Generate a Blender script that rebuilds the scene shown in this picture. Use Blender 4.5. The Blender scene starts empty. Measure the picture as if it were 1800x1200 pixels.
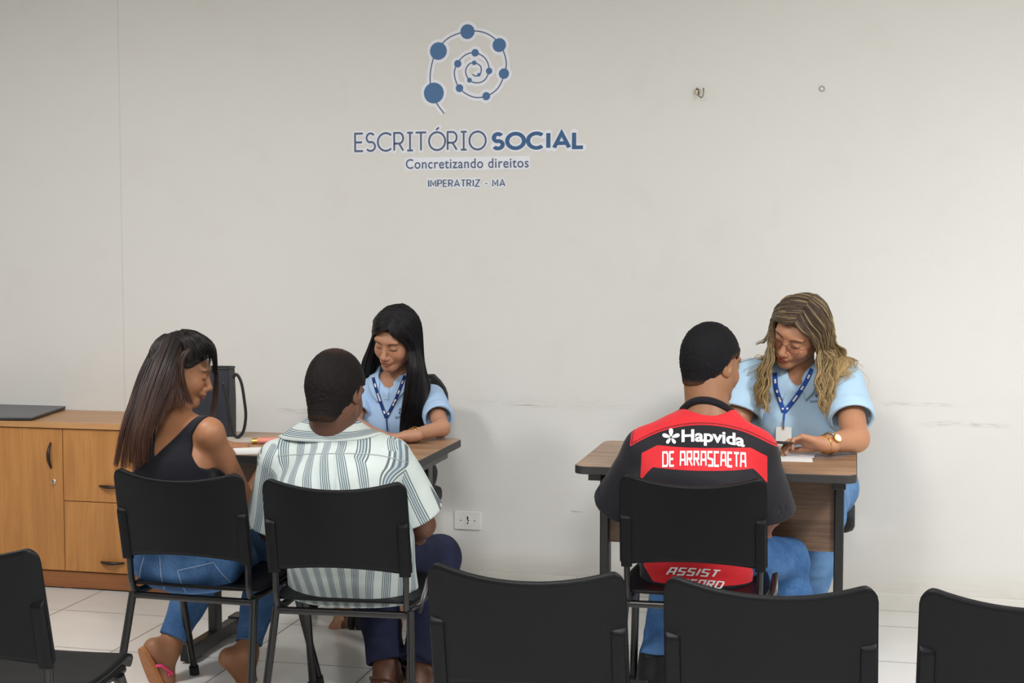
import bpy, bmesh, math, random
import numpy as np
from mathutils import Vector, Matrix
from mathutils.bvhtree import BVHTree
PI = math.pi
C = bpy.context.scene.collection
# ------------------------------------------------------------------ camera
FPX = 2600.0                                   # focal length for a 1800 px wide frame
cam_d = bpy.data.cameras.new('camera'); cam = bpy.data.objects.new('camera', cam_d); C.objects.link(cam)
cam_d.sensor_width = 36; cam_d.lens = FPX / 1800 * 36; cam_d.clip_end = 60
cam.location = (0, 0, 1.5)
cam.rotation_euler = (math.radians(90 - 3.95), 0, math.radians(13.1))
bpy.context.scene.camera = cam
sc = bpy.context.scene
sc.view_settings.view_transform = 'Standard'; sc.view_settings.look = 'None'
sc.view_settings.gamma = 1; sc.view_settings.use_curve_mapping = False
sc.view_settings.exposure = 0.0
world = bpy.data.worlds.new('world'); sc.world = world; world.use_nodes = True
world.node_tree.nodes['Background'].inputs[0].default_value = (.95, .97, 1, 1)
world.node_tree.nodes['Background'].inputs[1].default_value = 0.12
CR = cam.rotation_euler.to_matrix(); CL = Vector(cam.location)
def ray(px, py):
    return CR @ Vector(((px - 900) / FPX, -(py - 600) / FPX, -1))
def aY(px, py, Y):
    d = ray(px, py); return CL + d * (Y / d.y)
def aZ(px, py, Z):
    d = ray(px, py); return CL + d * ((Z - 1.5) / d.z)
# ------------------------------------------------------------------ mesh helpers
class MB:
    def __init__(s): s.v = []; s.f = []
    def add(s, v, f):
        n = len(s.v); s.v += [tuple(p) for p in v]; s.f += [tuple(i + n for i in q) for q in f]; return s
    def box(s, x0, x1, y0, y1, z0, z1, M=None):
        v = [Vector(p) for p in ((x0,y0,z0),(x1,y0,z0),(x1,y1,z0),(x0,y1,z0),(x0,y0,z1),(x1,y0,z1),(x1,y1,z1),(x0,y1,z1))]
        if M: v = [M @ p for p in v]
        return s.add(v, [(0,3,2,1),(4,5,6,7),(0,1,5,4),(1,2,6,5),(2,3,7,6),(3,0,4,7)])
    def tube(s, pts, r, n=10, closed=False, flat=1.0, up=None, taper=None):
        pts = [Vector(p) for p in pts]; m = len(pts); rings = []
        prev = None
        for i, p in enumerate(pts):
            if closed: t = (pts[(i+1) % m] - pts[i-1])
            else: t = pts[min(i+1, m-1)] - pts[max(i-1, 0)]
            t.normalize()
            if prev is None:
                a = Vector(up) if up is not None else (Vector((0,0,1)) if abs(t.z) < .9 else Vector((1,0,0)))
            else: a = prev
            a = (a - t * a.dot(t)); a.normalize(); prev = a; b = t.cross(a)
            rr = r(i / (m - 1)) if callable(r) else r
            rings.append([p + a * math.cos(2*PI*k/n) * rr * flat + b * math.sin(2*PI*k/n) * rr for k in range(n)])
        v = [q for R in rings for q in R]; f = []
        for i in range(m if closed else m - 1):
            j = (i + 1) % m
            for k in range(n):
                l = (k + 1) % n; f.append((i*n+k, i*n+l, j*n+l, j*n+k))
        if not closed:
            f.append(tuple(range(n-1, -1, -1))); f.append(tuple((m-1)*n + k for k in range(n)))
        return s.add(v, f)
    def lathe(s, prof, c=(0,0,0), n=20, M=None):
        c = Vector(c); v = []; f = []
        for (r, z) in prof:
            for k in range(n):
                p = Vector((r*math.cos(2*PI*k/n), r*math.sin(2*PI*k/n), z))
                if M: p = M @ p
                v.append(c + p)
        for i in range(len(prof)-1):
            for k in range(n):
                l = (k+1) % n; f.append((i*n+k, i*n+l, (i+1)*n+l, (i+1)*n+k))
        f.append(tuple(range(n-1, -1, -1))); f.append(tuple((len(prof)-1)*n+k for k in range(n)))
        return s.add(v, f)
    def grid(s, fn, nu, nv):
        v = [fn(i/nu, j/nv) for j in range(nv+1) for i in range(nu+1)]
        f = [(j*(nu+1)+i, j*(nu+1)+i+1, (j+1)*(nu+1)+i+1, (j+1)*(nu+1)+i) for j in range(nv) for i in range(nu)]
        return s.add(v, f)
def obj(name, mb, m, parent=None, smooth=False, bevel=0, solid=0, loc=None, solid_off=0):
    me = bpy.data.meshes.new(name); me.from_pydata(mb.v, [], mb.f); me.update()
    if bevel or solid or True:
        bm = bmesh.new(); bm.from_mesh(me); bmesh.ops.recalc_face_normals(bm, faces=bm.faces); bm.to_mesh(me); bm.free()
    me.materials.append(m)
    o = bpy.data.objects.new(name, me); C.objects.link(o)
    if loc is not None: o.location = loc
    if parent: o.parent = parent
    if smooth:
        for p in me.polygons: p.use_smooth = True
        if smooth != 'all': me.set_sharp_from_angle(angle=math.radians(40))
    if solid:
        md = o.modifiers.new('s', 'SOLIDIFY'); md.thickness = solid; md.offset = solid_off
    if bevel:
        md = o.modifiers.new('b', 'BEVEL'); md.width = bevel; md.segments = 2; md.limit_method = 'ANGLE'
    return o
def tag(o, label, cat, group=None):
    o['label'] = label; o['category'] = cat
    if group: o['group'] = group
    return o
def thing(name, label, cat, loc=(0,0,0), rz=0, group=None):
    o = bpy.data.objects.new(name, None); C.objects.link(o); o.location = loc; o.rotation_euler = (0,0,rz)
    o.empty_display_size = .05
    return tag(o, label, cat, group)
def struct(name, mb, m, **k):
    o = obj(name, mb, m, **k); o['kind'] = 'structure'; return o
def copy_tree(o, parent=None):
    c = o.copy(); C.objects.link(c); c.parent = parent
    for ch in o.children: copy_tree(ch, c)
    return c
def lin(c):                                     # sRGB 0-255 -> linear
    return tuple(((x/255)/12.92 if x/255 <= .04045 else ((x/255+.055)/1.055)**2.4) for x in c[:3]) + (1,)
# ------------------------------------------------------------------ node helpers
class NT:
    def __init__(s, name, rough=.5, metal=0, spec=.5):
        s.m = bpy.data.materials.new(name); s.m.use_nodes = True; s.t = s.m.node_tree; s.n = s.t.nodes
        s.b = s.n['Principled BSDF']; s.b.inputs['Roughness'].default_value = rough
        s.b.inputs['Metallic'].default_value = metal; s.b.inputs['Specular IOR Level'].default_value = spec
    def link(s, a, b): s.t.links.new(a, b)
    def inp(s, sock, v):
        if hasattr(v, 'is_output') or isinstance(v, bpy.types.NodeSocket): s.link(v, sock)
        else: sock.default_value = v
    def co(s, kind='Object'):
        return s.n.new('ShaderNodeTexCoord').outputs[kind]
    def pos(s): return s.n.new('ShaderNodeNewGeometry').outputs['Position']
    def sep(s, v):
        x = s.n.new('ShaderNodeSeparateXYZ'); s.link(v, x.inputs[0]); return x.outputs
    def comb(s, x, y, z):
        c = s.n.new('ShaderNodeCombineXYZ')
        for i, q in enumerate((x, y, z)): s.inp(c.inputs[i], q)
        return c.outputs[0]
    def math(s, op, a, b=0, c=0, clamp=False):
        x = s.n.new('ShaderNodeMath'); x.operation = op; x.use_clamp = clamp
        s.inp(x.inputs[0], a); s.inp(x.inputs[1], b); s.inp(x.inputs[2], c); return x.outputs[0]
    def vscale(s, v, sc):
        x = s.n.new('ShaderNodeVectorMath'); x.operation = 'MULTIPLY'; s.link(v, x.inputs[0]); x.inputs[1].default_value = sc; return x.outputs[0]
    def noise(s, v, scale, detail=3, dist=0, rough=.5):
        x = s.n.new('ShaderNodeTexNoise'); s.link(v, x.inputs['Vector']); x.inputs['Scale'].default_value = scale
        x.inputs['Detail'].default_value = detail; x.inputs['Distortion'].default_value = dist; x.inputs['Roughness'].default_value = rough
        return x.outputs['Fac']
    def mix(s, f, a, b):
        x = s.n.new('ShaderNodeMix'); x.data_type = 'RGBA'
        s.inp(x.inputs[0], f); s.inp(x.inputs[6], a); s.inp(x.inputs[7], b); return x.outputs[2]
    def sstep(s, v, lo, hi, a=0, b=1):
        x = s.n.new('ShaderNodeMapRange'); x.interpolation_type = 'SMOOTHSTEP'
        s.inp(x.inputs[0], v); x.inputs[1].default_value = lo; x.inputs[2].default_value = hi
        x.inputs[3].default_value = a; x.inputs[4].default_value = b; return x.outputs[0]
    def attr(s, name):
        x = s.n.new('ShaderNodeAttribute'); x.attribute_name = name; return x
    def color(s, c): s.inp(s.b.inputs['Base Color'], c); return s
    def bump(s, h, strength=.3, dist=.002):
        x = s.n.new('ShaderNodeBump'); s.link(h, x.inputs['Height']); x.inputs['Strength'].default_value = strength
        x.inputs['Distance'].default_value = dist; s.link(x.outputs[0], s.b.inputs['Normal']); return s
def simple(name, c, rough=.5, metal=0, var=.06, scale=30, bump=0, bscale=200, spec=.5, bd=.001):
    n = NT(name, rough, metal, spec); v = n.co()
    col = lin(c); d = tuple(x*(1-var) for x in col[:3]) + (1,); l = tuple(min(1, x*(1+var)) for x in col[:3]) + (1,)
    n.color(n.mix(n.noise(v, scale), d, l))
    if bump: n.bump(n.noise(v, bscale, 2), bump, bd)
    return n.m
def wood(name, c1, c2, rough=.4, axis=0, fine=1.0):
    n = NT(name, rough); v = n.co()
    sc_ = [9, 9, 9]; sc_[axis] = .9
    a = n.noise(n.vscale(v, tuple(sc_)), 3.0*fine, 4, 1.2)
    sc2 = [120, 120, 120]; sc2[axis] = 4
    b = n.noise(n.vscale(v, tuple(sc2)), 1.6*fine, 3, .3)
    f = n.math('ADD', n.math('MULTIPLY', a, .65), n.math('MULTIPLY', b, .35))
    n.color(n.mix(n.sstep(f, .36, .64), lin(c1), lin(c2))); n.bump(b, .08, .0005)
    return n.m
M = {}
M['plastic'] = simple('black_plastic', (9,10,13), .46, bump=.25, bscale=500, var=.1, spec=.16)
M['metal'] = simple('black_painted_steel', (13,13,15), .34, bump=.05, var=.1)
M['rubber'] = simple('black_rubber', (16,16,17), .8)
M['oak'] = wood('honey_wood_laminate', (168,114,60), (184,128,70), .42, 2, .7)
M['oak_top'] = wood('honey_wood_laminate_top', (170,122,74), (190,142,94), .34, 0, .7)
M['plinth'] = wood('plinth_wood', (128,78,42), (146,92,52), .5, 0, .7)
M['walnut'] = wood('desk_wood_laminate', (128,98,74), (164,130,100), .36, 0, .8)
M['walnut_panel_shaded'] = wood('desk_panel_laminate_shaded', (88,65,50), (114,88,68), .5, 0, .8)  # darker than the desktop: shade under the desk painted into the panel colour
M['edge'] = simple('black_edge_band', (38,36,36), .5)
M['dark_handle'] = simple('dark_bronze_handle', (46,32,30), .35, .3)
M['chrome'] = simple('bright_metal', (200,196,188), .25, 1)
M['gold'] = simple('gold_metal', (214,170,84), .25, 1)
M['white_plastic'] = simple('white_plastic', (226,226,222), .35)
M['blue_vinyl'] = simple('blue_vinyl', (64,106,152), .5, var=.05)
M['slate_vinyl'] = simple('slate_blue_vinyl', (72,90,124), .5, var=.05)
M['deep_vinyl'] = simple('deep_blue_vinyl', (44,88,134), .5, var=.05)
M['halo'] = simple('pale_vinyl', (228,230,238), .5, var=.02)
# ------------------------------------------------------------------ ceiling lights
WY = 6.10
def light(name, x, y, power, size=.6, spread=180, col=(1, .985, .96), sy=None):
    t = thing(name, 'lamp', 'ceiling light', (x, y, 2.9))
    return t
emit = bpy.data.materials.new('lit_diffuser'); emit.use_nodes = True
_b = emit.node_tree.nodes['Principled BSDF']; _b.inputs['Emission Color'].default_value = (1, .985, .96, 1); _b.inputs['Emission Strength'].default_value = 6
LIGHTS = [('square ceiling light panel high on the left near the wall', -2.9, 3.4, 47),
          ('square ceiling light panel in the middle above the waiting chairs', -.9, 2.0, 70),
          ('square ceiling light panel high on the right near the wall', 1.6, 3.0, 124),
          ('square ceiling light panel behind the waiting chairs', .2, -.8, 70)]
for lab, x, y, p in LIGHTS:
    t = thing('ceiling_light', lab, 'ceiling light', (x, y, 2.9), 0, 'ceiling light panels')
    obj('frame', MB().box(-.32,.32,-.32,.32,-.03,-.012).box(-.32,.32,-.32,-.29,-.04,-.012).box(-.32,.32,.29,.32,-.04,-.012), M['white_plastic'], t)
    obj('diffuser', MB().box(-.29,.29,-.29,.29,-.036,-.031), emit, t)
    ld = bpy.data.lights.new('panel_lamp', 'AREA'); ld.shape = 'SQUARE'; ld.size = .5; ld.energy = p; ld.color = (1, .99, .98)
    lo = bpy.data.objects.new('lamp', ld); C.objects.link(lo); lo.parent = t; lo.location = (0, 0, -.05)
# ------------------------------------------------------------------ room
n = NT('painted_wall', .75); p = n.pos(); s = n.sep(p)
base = n.mix(n.noise(p, 1.1, 4), lin((214,213,210)), lin((221,220,217)))
base = n.mix(n.math('MULTIPLY', n.sstep(n.noise(p, 5, 6, .5), .52, .75), .10), base, lin((196,190,180)))
def scuff(x0, x1, z, h, strength, base, col=(140,134,126)):
    cx, hw = (x0+x1)/2, (x1-x0)/2
    wob = n.math('MULTIPLY', n.math('SUBTRACT', n.noise(p, 9, 2), .5), .03)
    dz = n.math('ABSOLUTE', n.math('SUBTRACT', n.math('ADD', s[2], wob), z))
    dx = n.math('ABSOLUTE', n.math('SUBTRACT', s[0], cx))
    f = n.math('MULTIPLY', n.sstep(dz, 0, h, 1, 0), n.sstep(dx, hw*.5, hw, 1, 0))
    f = n.math('MULTIPLY', f, n.math('MULTIPLY', n.sstep(n.noise(n.vscale(p, (6, 6, 60)), 3, 4), .35, .7), strength))
    return n.mix(f, base, lin(col))
def wx(px, py): q = aY(px, py, WY); return q.x, q.z
for (a, b, y, h, st) in ((890,985,713,.006,.6),(1530,1690,711,.012,.4),(1600,1790,746,.016,.4),(700,1180,708,.04,.12),(1000,1030,900,.006,.9),(230,420,650,.03,.2),(480,560,722,.02,.4)):
    base = scuff(wx(a,y)[0], wx(b,y)[0], wx((a+b)/2,y)[1], h, st, base)
# a film of dirt on the paint just over the skirting
base = n.mix(n.math('MULTIPLY', n.math('MULTIPLY', n.sstep(s[2], .07, .22, 1, 0), n.noise(n.vscale(p, (3,3,20)), 3, 4)), .45), base, lin((188,176,152)))
# vertical joint between two wall boards
jx = wx(213, 350)[0]
base = n.mix(n.math('MULTIPLY', n.sstep(n.math('ABSOLUTE', n.math('SUBTRACT', s[0], jx)), .0015,   .006, 1, 0), .16), base, lin((150,144,136)))
n.color(base); n.bump(n.noise(p, 55, 5), .12, .004); M['wall'] = n.m
struct('wall_back', MB().box(-6, 4, WY, WY+.1, 0, 2.9), M['wall'])
struct('wall_left', MB().box(-6.1, -6, -3, WY+.1, 0, 2.9), M['wall'])
struct('wall_right', MB().box(4, 4.1, -3, WY+.1, 0, 2.9), M['wall'])
struct('wall_front', MB().box(-6, 4, -3.1, -3, 0, 2.9), M['wall'])
struct('ceiling', MB().box(-6.1, 4.1, -3.1, WY+.1, 2.9, 3.0), simple('white_ceiling', (226,225,220), .8))
n = NT('white_floor_tiles', .16); p = n.pos(); s = n.sep(p)
T = .497
def line(c, off):
    f = n.math('FRACT', n.math('ADD', n.math('DIVIDE', n.math('SUBTRACT', c, off), T), 100.5))
    return n.sstep(n.math('ABSOLUTE', n.math('SUBTRACT', f, .5)), .0035, .0065, 1, 0)
g = n.math('MAXIMUM', line(s[0], -2.625), line(s[1], 4.85))
tile = n.mix(n.noise(p, 2.2, 4), lin((214,213,209)), lin((226,225,222)))
n.color(n.mix(n.math('MULTIPLY', g, .95), tile, lin((96,90,86))))
n.inp(n.b.inputs['Roughness'], n.math('ADD', n.math('MULTIPLY', g, .5), n.math('ADD', .14, n.math('MULTIPLY', n.noise(p, 3, 3), .12))))
n.bump(n.math('SUBTRACT', n.math('MULTIPLY', n.noise(p, 2.5, 2), .3), g), .15, .002); M['floor'] = n.m
struct('floor', MB().box(-6.1, 4.1, -3.1, WY+.1, -.1, 0), M['floor'])
n = NT('skirting_tile', .3); p = n.pos(); s = n.sep(p)
g = n.sstep(n.math('ABSOLUTE', n.math('SUBTRACT', n.math('FRACT', n.math('ADD', n.math('DIVIDE', n.math('SUBTRACT', s[0], -2.625), T), 100.5)), .5)), .003, .007, 1, 0)
n.color(n.mix(n.math('MULTIPLY', g, .6), n.mix(n.noise(p, 6, 4), lin((206,203,196)), lin((222,220,214))), lin((150,144,136)))); M['skirt'] = n.m
struct('baseboard_back', MB().box(-6, 4, WY-.009, WY, 0, .072), M['skirt'], bevel=.002)
# ------------------------------------------------------------------ plastic waiting chairs
def sq(t, e):                                   # signed power for rounded outlines
    return math.copysign(abs(t)**e, t)
def back_pt(i, j):
    u = -1 + 2*i; v = j
    w = .2235 - .007*v - .004*(1-v)
    # round the corners
    au = abs(u); r = .034
    u = math.copysign(1-(1-au)**1.35, u)              # more columns near the ends
    x = u*w; e = max(0, abs(x)-(w-r)); a_ = min(e/r, 1)
    zt = .803 - .027*(1 - min(1, abs(x)/(w-r*.6))**2.1) - r*(1-math.sqrt(max(0, 1-a_*a_)))
    zb = .515 + .026*(1-u*u) + .014*(1-math.sqrt(max(0, 1-a_*a_)))
    z = zb + (zt-zb)*v
    y = -.188 - .062*((z-.5)/.3) - .040*(1-u*u) + .0
    return (x, y, z)
def seat_pt(i, j):
    u = -1 + 2*i; y = -.185 + .42*j
    w = .205 + .02*math.sin(PI*min(1, j*1.15)) ; w *= 1 - .10*max(0, (j-.9)/.1)**2 - .10*max(0, (.1-j)/.1)**2
    z = .418 + .020*j - .012*(1-u*u)*math.sin(PI*j) - .045*max(0, (j-.86)/.14)**2 + .014*max(0, (.12-j)/.12)
    return (u*w, y, z)
def make_chair(label, group=None, bracket=False):
    t = thing('plastic_chair', label, 'chair', (0,0,0), 0, group)
    b = obj('backrest', MB().grid(back_pt, 56, 22), M['plastic'], t, smooth='all', solid=.011)
    for s in (-1, 1):
        m = MB()
        def rib(i, j, s=s):
            a = i*2*PI; z = .512 + .165*j
            y = -.188 - .062*((z-.5)/.3) - .007
            k = min(1, (1-j)/.08)**.5 if j > .92 else 1
            return (s*(.200 + .0165*sq(math.cos(a), .5)), y + (-.004 + .011*sq(math.sin(a), .5))*k, z)
        m.grid(rib, 20, 24); n0 = len(m.v)
        obj('post_sleeve', m, M['plastic'], b, smooth='all')
    obj('seat', MB().grid(seat_pt, 30, 26), M['plastic'], t, smooth='all', solid=.010)
    fr = MB()
    for s in (-1, 1):
        pts = [(s*.200,-.205,.60),(s*.200,-.196,.54),(s*.200,-.192,.49),(s*.199,-.190,.45),(s*.198,-.180,.415),(s*.196,-.155,.398),(s*.196,-.10,.395),(s*.196,.05,.397),(s*.196,.17,.402)]
        fr.tube(pts, .0125, 10, flat=.75)
    fr.tube([(-.205,-.165,.388),(.205,-.165,.388)], .0115, 10); fr.tube([(-.205,.13,.392),(.205,.13,.392)], .0115, 10)
    obj('frame', fr, M['metal'], t, smooth=True)
    for s in (-1, 1):
        for (y0, y1) in ((-.165, -.262), (.13, .285)):
            lg = obj('leg', MB().tube([(s*.207,y0,.398),(s*.213,y0+(y1-y0)*.25,.30),(s*.232,y1,.012)], .0125, 10), M['metal'], t, smooth=True)
            obj('rubber_foot', MB().tube([(s*.2305,y1-(y1-y0)*.06,.032),(s*.232,y1,.0)], .0165, 12), M['rubber'], lg, smooth=True)
    if bracket:
        m = MB().tube([(.205,-.15,.40),(.232,-.13,.415),(.238,-.11,.45),(.238,-.07,.475),(.236,-.03,.46),(.232,-.02,.42),(.215,-.02,.395)], .006, 8)
        m.tube([(.232,-.16,.395),(.246,-.15,.44),(.246,-.10,.485),(.244,-.05,.44)], .006, 8)
        obj('arm_bracket', m, M['metal'], t, smooth=True)
    return t
G = 'black plastic waiting chairs in the front row'
chair = make_chair('black plastic chair at the far left of the front row, its seat showing', G)
chair.location = (-2.01, 3.23, 0)
def place(x, y, rz, label, group=G):
    c = copy_tree(chair); c.location = (x, y, 0); c.rotation_euler = (0,0,rz); c['label'] = label
    if group: c['group'] = group
    return c
place(-.681, 3.30, 0, 'empty black plastic chair in the front row behind the gap between the desks')
place(-.164, 3.29, 0, 'empty black plastic chair in the front row directly behind the jersey wearer')
place(.352, 3.30, 0, 'black plastic chair at the right edge of the front row, cut by the frame')
G2 = 'black plastic chairs occupied at the desks'
place(-1.985, 4.35, math.radians(-2), 'black plastic chair the long-haired woman in the black tank top sits on', G2)
bchair = make_chair('black plastic chair the man in the striped shirt sits on', G2, True); bchair.location = (-1.49, 4.29, 0); bchair.rotation_euler = (0,0,math.radians(4))
c = copy_tree(bchair); c.location = (-.472, 4.60, 0); c.rotation_euler = (0,0,math.radians(2)); c['label'] = 'black plastic chair the person in the red and black jersey sits on'
# ------------------------------------------------------------------ desks
def rrect(x0, x1, y0, y1, r, n=6):
    pts = []
    for (cx, cy, a0) in ((x1-r,y1-r,0),(x0+r,y1-r,90),(x0+r,y0+r,180),(x1-r,y0+r,270)):
        for k in range(n+1):
            a = math.radians(a0 + 90*k/n); pts.append((cx + r*math.cos(a), cy + r*math.sin(a)))
    return pts
def slab(mb, pts, z0, z1):
    m = len(pts); v = [(x,y,z0) for x,y in pts] + [(x,y,z1) for x,y in pts]
    return mb.add(v, [tuple(range(m-1,-1,-1)), tuple(range(m,2*m))] + [(k,(k+1)%m,m+(k+1)%m,m+k) for k in range(m)])
def make_desk(x0, x1, y0, y1, label):
    cx, cy = (x0+x1)/2, (y0+y1)/2; w = (x1-x0)/2; d = (y1-y0)/2
    t = thing('office_desk', label, 'desk', (cx, cy, 0))
    obj('desktop', slab(MB(), rrect(-w+.003, w-.003, -d+.003, d-.003, .035), .736, .7605), M['walnut'], t, bevel=.001)
    obj('edge_band', slab(MB(), rrect(-w, w, -d, d, .038), .7325, .759), M['edge'], t, bevel=.002)
    obj('modesty_panel', MB().box(-w+.07, w-.07, -.009, .009, .45, .722), M['walnut_panel_shaded'], t)
    for s in (-1, 1):
        l = MB().box(s*(w-.056)-.016, s*(w-.056)+.016, -.028, .028, .055, .70)
        lg = obj('leg', l, M['metal'], t, bevel=.004)
        obj('foot', MB().box(s*(w-.056)-.02, s*(w-.056)+.02, -d+.06, d-.06, .012, .062).box(s*(w-.056)-.024, s*(w-.056)+.024, -d+.05, -d+.13, .008, .068).box(s*(w-.056)-.024, s*(w-.056)+.024, d-.13, d-.05, .008, .068).box(s*(w-.056)-.015, s*(w-.056)+.015, -d+.07, -d+.11, 0, .01).box(s*(w-.056)-.015, s*(w-.056)+.015, d-.11, d-.07, 0, .01), M['metal'], lg, bevel=.003)
        obj('top_bracket', MB().box(s*(w-.056)-.022, s*(w-.056)+.022, -d+.09, d-.09, .698, .7325), M['metal'], lg, bevel=.002)
    return t
make_desk(-2.345, -1.418, 4.70, 5.29, 'wood-topped desk with black legs on the left, a black bag standing on it')
make_desk(-.895, .012, 4.73, 5.36, 'wood-topped desk with a wooden front panel on the right, where the jersey wearer sits')
# ------------------------------------------------------------------ cabinet
CY = 5.672; CX1 = aZ(300, 1053, 0).x
zt = .722
cab = thing('storage_cabinet', 'low honey-coloured wooden cabinet with doors and drawers against the wall', 'cabinet', (CX1-.7, 5.88, 0))
ox, oy = cab.location.x, cab.location.y
def L(x0, x1, y0, y1, z0, z1): return (x0-ox, x1-ox, y0-oy, y1-oy, z0, z1)
Xs = aY(112, 880, CY).x
XL = CX1 - 1.40
obj('body', MB().box(*L(XL, CX1, CY+.02, WY-.004, .075, zt-.025)), M['oak'], cab)
obj('top', MB().box(*L(XL-.01, CX1+.012, CY-.012, WY-.004, zt-.025, zt)), M['oak_top'], cab, bevel=.002)
obj('plinth', MB().box(*L(XL+.01, CX1-.01, CY+.012, WY-.02, .006, .075)).box(*L(Xs-.02, Xs+.02, CY+.02, CY+.06, 0, .01)).box(*L(XL+.03, XL+.07, CY+.02, CY+.06, 0, .01)).box(*L(CX1-.2, CX1-.16, CY+.02, CY+.06, 0, .01)), M['plinth'], cab, bevel=.001)
zs = aY(160, 882, CY).z
for (a, b, hx) in ((XL+.003, (XL+Xs)/2-.0015, None), ((XL+Xs)/2+.0015, Xs-.0015, aY(90, 800, CY))):
    d = obj('door', MB().box(*L(a, b, CY, CY+.018, .082, zt-.029)), M['oak'], cab, bevel=.0012)
    q = hx if hx else Vector(((XL+Xs)/2-.045, CY, aY(90,800,CY).z))
    m = MB().tube([(q.x-ox+.004*math.sin(PI*k/12)*0, CY-oy-.003-.022*math.sin(PI*k/12), q.z+.055-.11*k/12) for k in range(13)], lambda s_: .0035+.0045*math.sin(PI*s_), 8)
    obj('handle', m, M['dark_handle'], d, smooth='all')
    if hx:
        k_ = aY(95, 846, CY)
        obj('lock', MB().lathe([(.0105,0),(.0105,.005),(.008,.007),(.003,.007)], (k_.x-ox, CY-oy, k_.z), 16, Matrix.Rotation(PI/2, 3, 'X')).box(k_.x-ox-.002,k_.x-ox+.002,CY-oy-.022,CY-oy-.004,k_.z-.007,k_.z+.007), M['chrome'], d, smooth=True)
for (z0, z1, hp) in ((zs+.0015, zt-.029, aY(186, 854, CY)), (.082, zs-.0015, aY(196, 988, CY))):
    d = obj('drawer', MB().box(*L(Xs+.0015, CX1-.003, CY, CY+.018, z0, z1)), M['oak'], cab, bevel=.0012)
    hxm = (Xs+CX1)/2-.035; hw = abs(hxm - (aY(170, 854, CY).x)) 
    m = MB().tube([(hxm-ox-.055+.11*k/12, CY-oy-.003-.022*math.sin(PI*k/12), hp.z) for k in range(13)], lambda s_: .0035+.0045*math.sin(PI*s_), 8)
    obj('handle', m, M['dark_handle'], d, smooth='all')
# ------------------------------------------------------------------ laptop on cabinet
zl_ = zt+.016; p1 = aZ(57, 733, zl_); p2 = aZ(123, 711, zl_); dv = (p2-p1); ang = math.atan2(dv.y, dv.x); dl = dv.length
cc = (p1+p2)/2 + Matrix.Rotation(ang+PI/2, 3, 'Z') @ Vector((.175, 0, 0))
lap = thing('laptop', 'closed grey laptop lying on the wooden cabinet', 'laptop', (cc.x, cc.y, zt), ang-PI/2)
LX, LY = .175, dl/2
rp = rrect(-LX, LX, -LY, LY, .012)
obj('lid', slab(MB(), rp, .0105, .0165), simple('grey_laptop_lid', (98,98,104), .42, .2), lap, bevel=.0015)
obj('base', slab(MB(), rrect(-LX+.002,LX-.002,-LY+.002,LY-.002,.011), .003, .0098), simple('dark_laptop_base', (44,44,48), .5), lap, bevel=.001)
for fx_, fy_ in ((-.14,-.08),(.14,-.08),(.14,.08),(-.14,.08)): obj('foot', MB().lathe([(.006,0),(.006,.0032)], (fx_,fy_,0)), M['rubber'], lap)
# ------------------------------------------------------------------ wall socket
q = aY(823, 914, WY)
so = thing('wall_socket', 'white wall socket plate low on the wall between the two desks', 'socket', (q.x, WY, q.z))
RX = Matrix.Rotation(PI/2, 4, 'X')
def plate(w, h, r, y0, y1):
    m = MB(); slab(m, rrect(-w, w, -h, h, r), y0, y1); m.v = [(x, -z, y) for (x,y,z) in m.v]; return m
obj('plate', plate(.0595, .040, .010, 0, .009), M['white_plastic'], so, bevel=.003)
obj('module', plate(.0125, .026, .005, .008, .0105), M['white_plastic'], so, bevel=.001)
m = MB()
for (x, z, r) in ((0,.011,.0034),(0,-.011,.0034),(.003,0,.0034)): m.lathe([(r,0),(r,.0112)], (x,0,z), 12, Matrix.Rotation(PI/2, 3, 'X'))
m.box(-.003,.003,-.0113,-.01,.004,.018)
obj('hole', m, M['rubber'], so)
for s_ in (-1, 1): obj('screw', MB().lathe([(.0028,0),(.0028,.0098)], (s_*.031,0,0), 10, Matrix.Rotation(PI/2, 3, 'X')), simple('screw_metal', (90,90,88), .4, .8), so)
# ------------------------------------------------------------------ hook and screw hole on wall
q = aY(1231, 163, WY)
hk = thing('wall_hook', 'small metal hook screwed into the upper right of the wall', 'hook', (q.x, WY, q.z))
br = simple('aged_metal', (150,140,124), .35, .9)
obj('plate', MB().lathe([(.013,0),(.013,.004),(.010,.006)], (-.010,0,.004), 16, Matrix.Rotation(PI/2, 3, 'X')).box(-.018,-.006,-.018,-.004,-.008,.010), br, hk, smooth=True)
obj('hook_wire', MB().tube([(-.010,-.004,.004),(-.007,-.022,-.004),(-.001,-.036,-.018),(.008,-.044,-.024),(.015,-.048,-.020),(.018,-.050,-.006),(.018,-.051,.014)], .0028, 8).tube([(-.014,-.004,.010),(-.012,-.018,.016),(-.006,-.022,.014),(-.004,-.018,.002)], .003, 8), br, hk, smooth='all')
q = aY(1445, 156, WY)
ph = thing('wall_anchor', 'small round wall anchor with a hole right of the metal hook', 'wall anchor', (q.x, WY, q.z))
RXm = Matrix.Rotation(PI/2, 3, 'X')
obj('ring', MB().tube([(.009*math.cos(a*PI/8), -.003, .009*math.sin(a*PI/8)) for a in range(16)], .0028, 8, closed=True), simple('pale_ring', (172,164,160), .5), ph, smooth='all')
obj('plug', MB().lathe([(.008,0),(.008,.002)], (0,0,0), 16, RXm), M['white_plastic'], ph)
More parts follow.
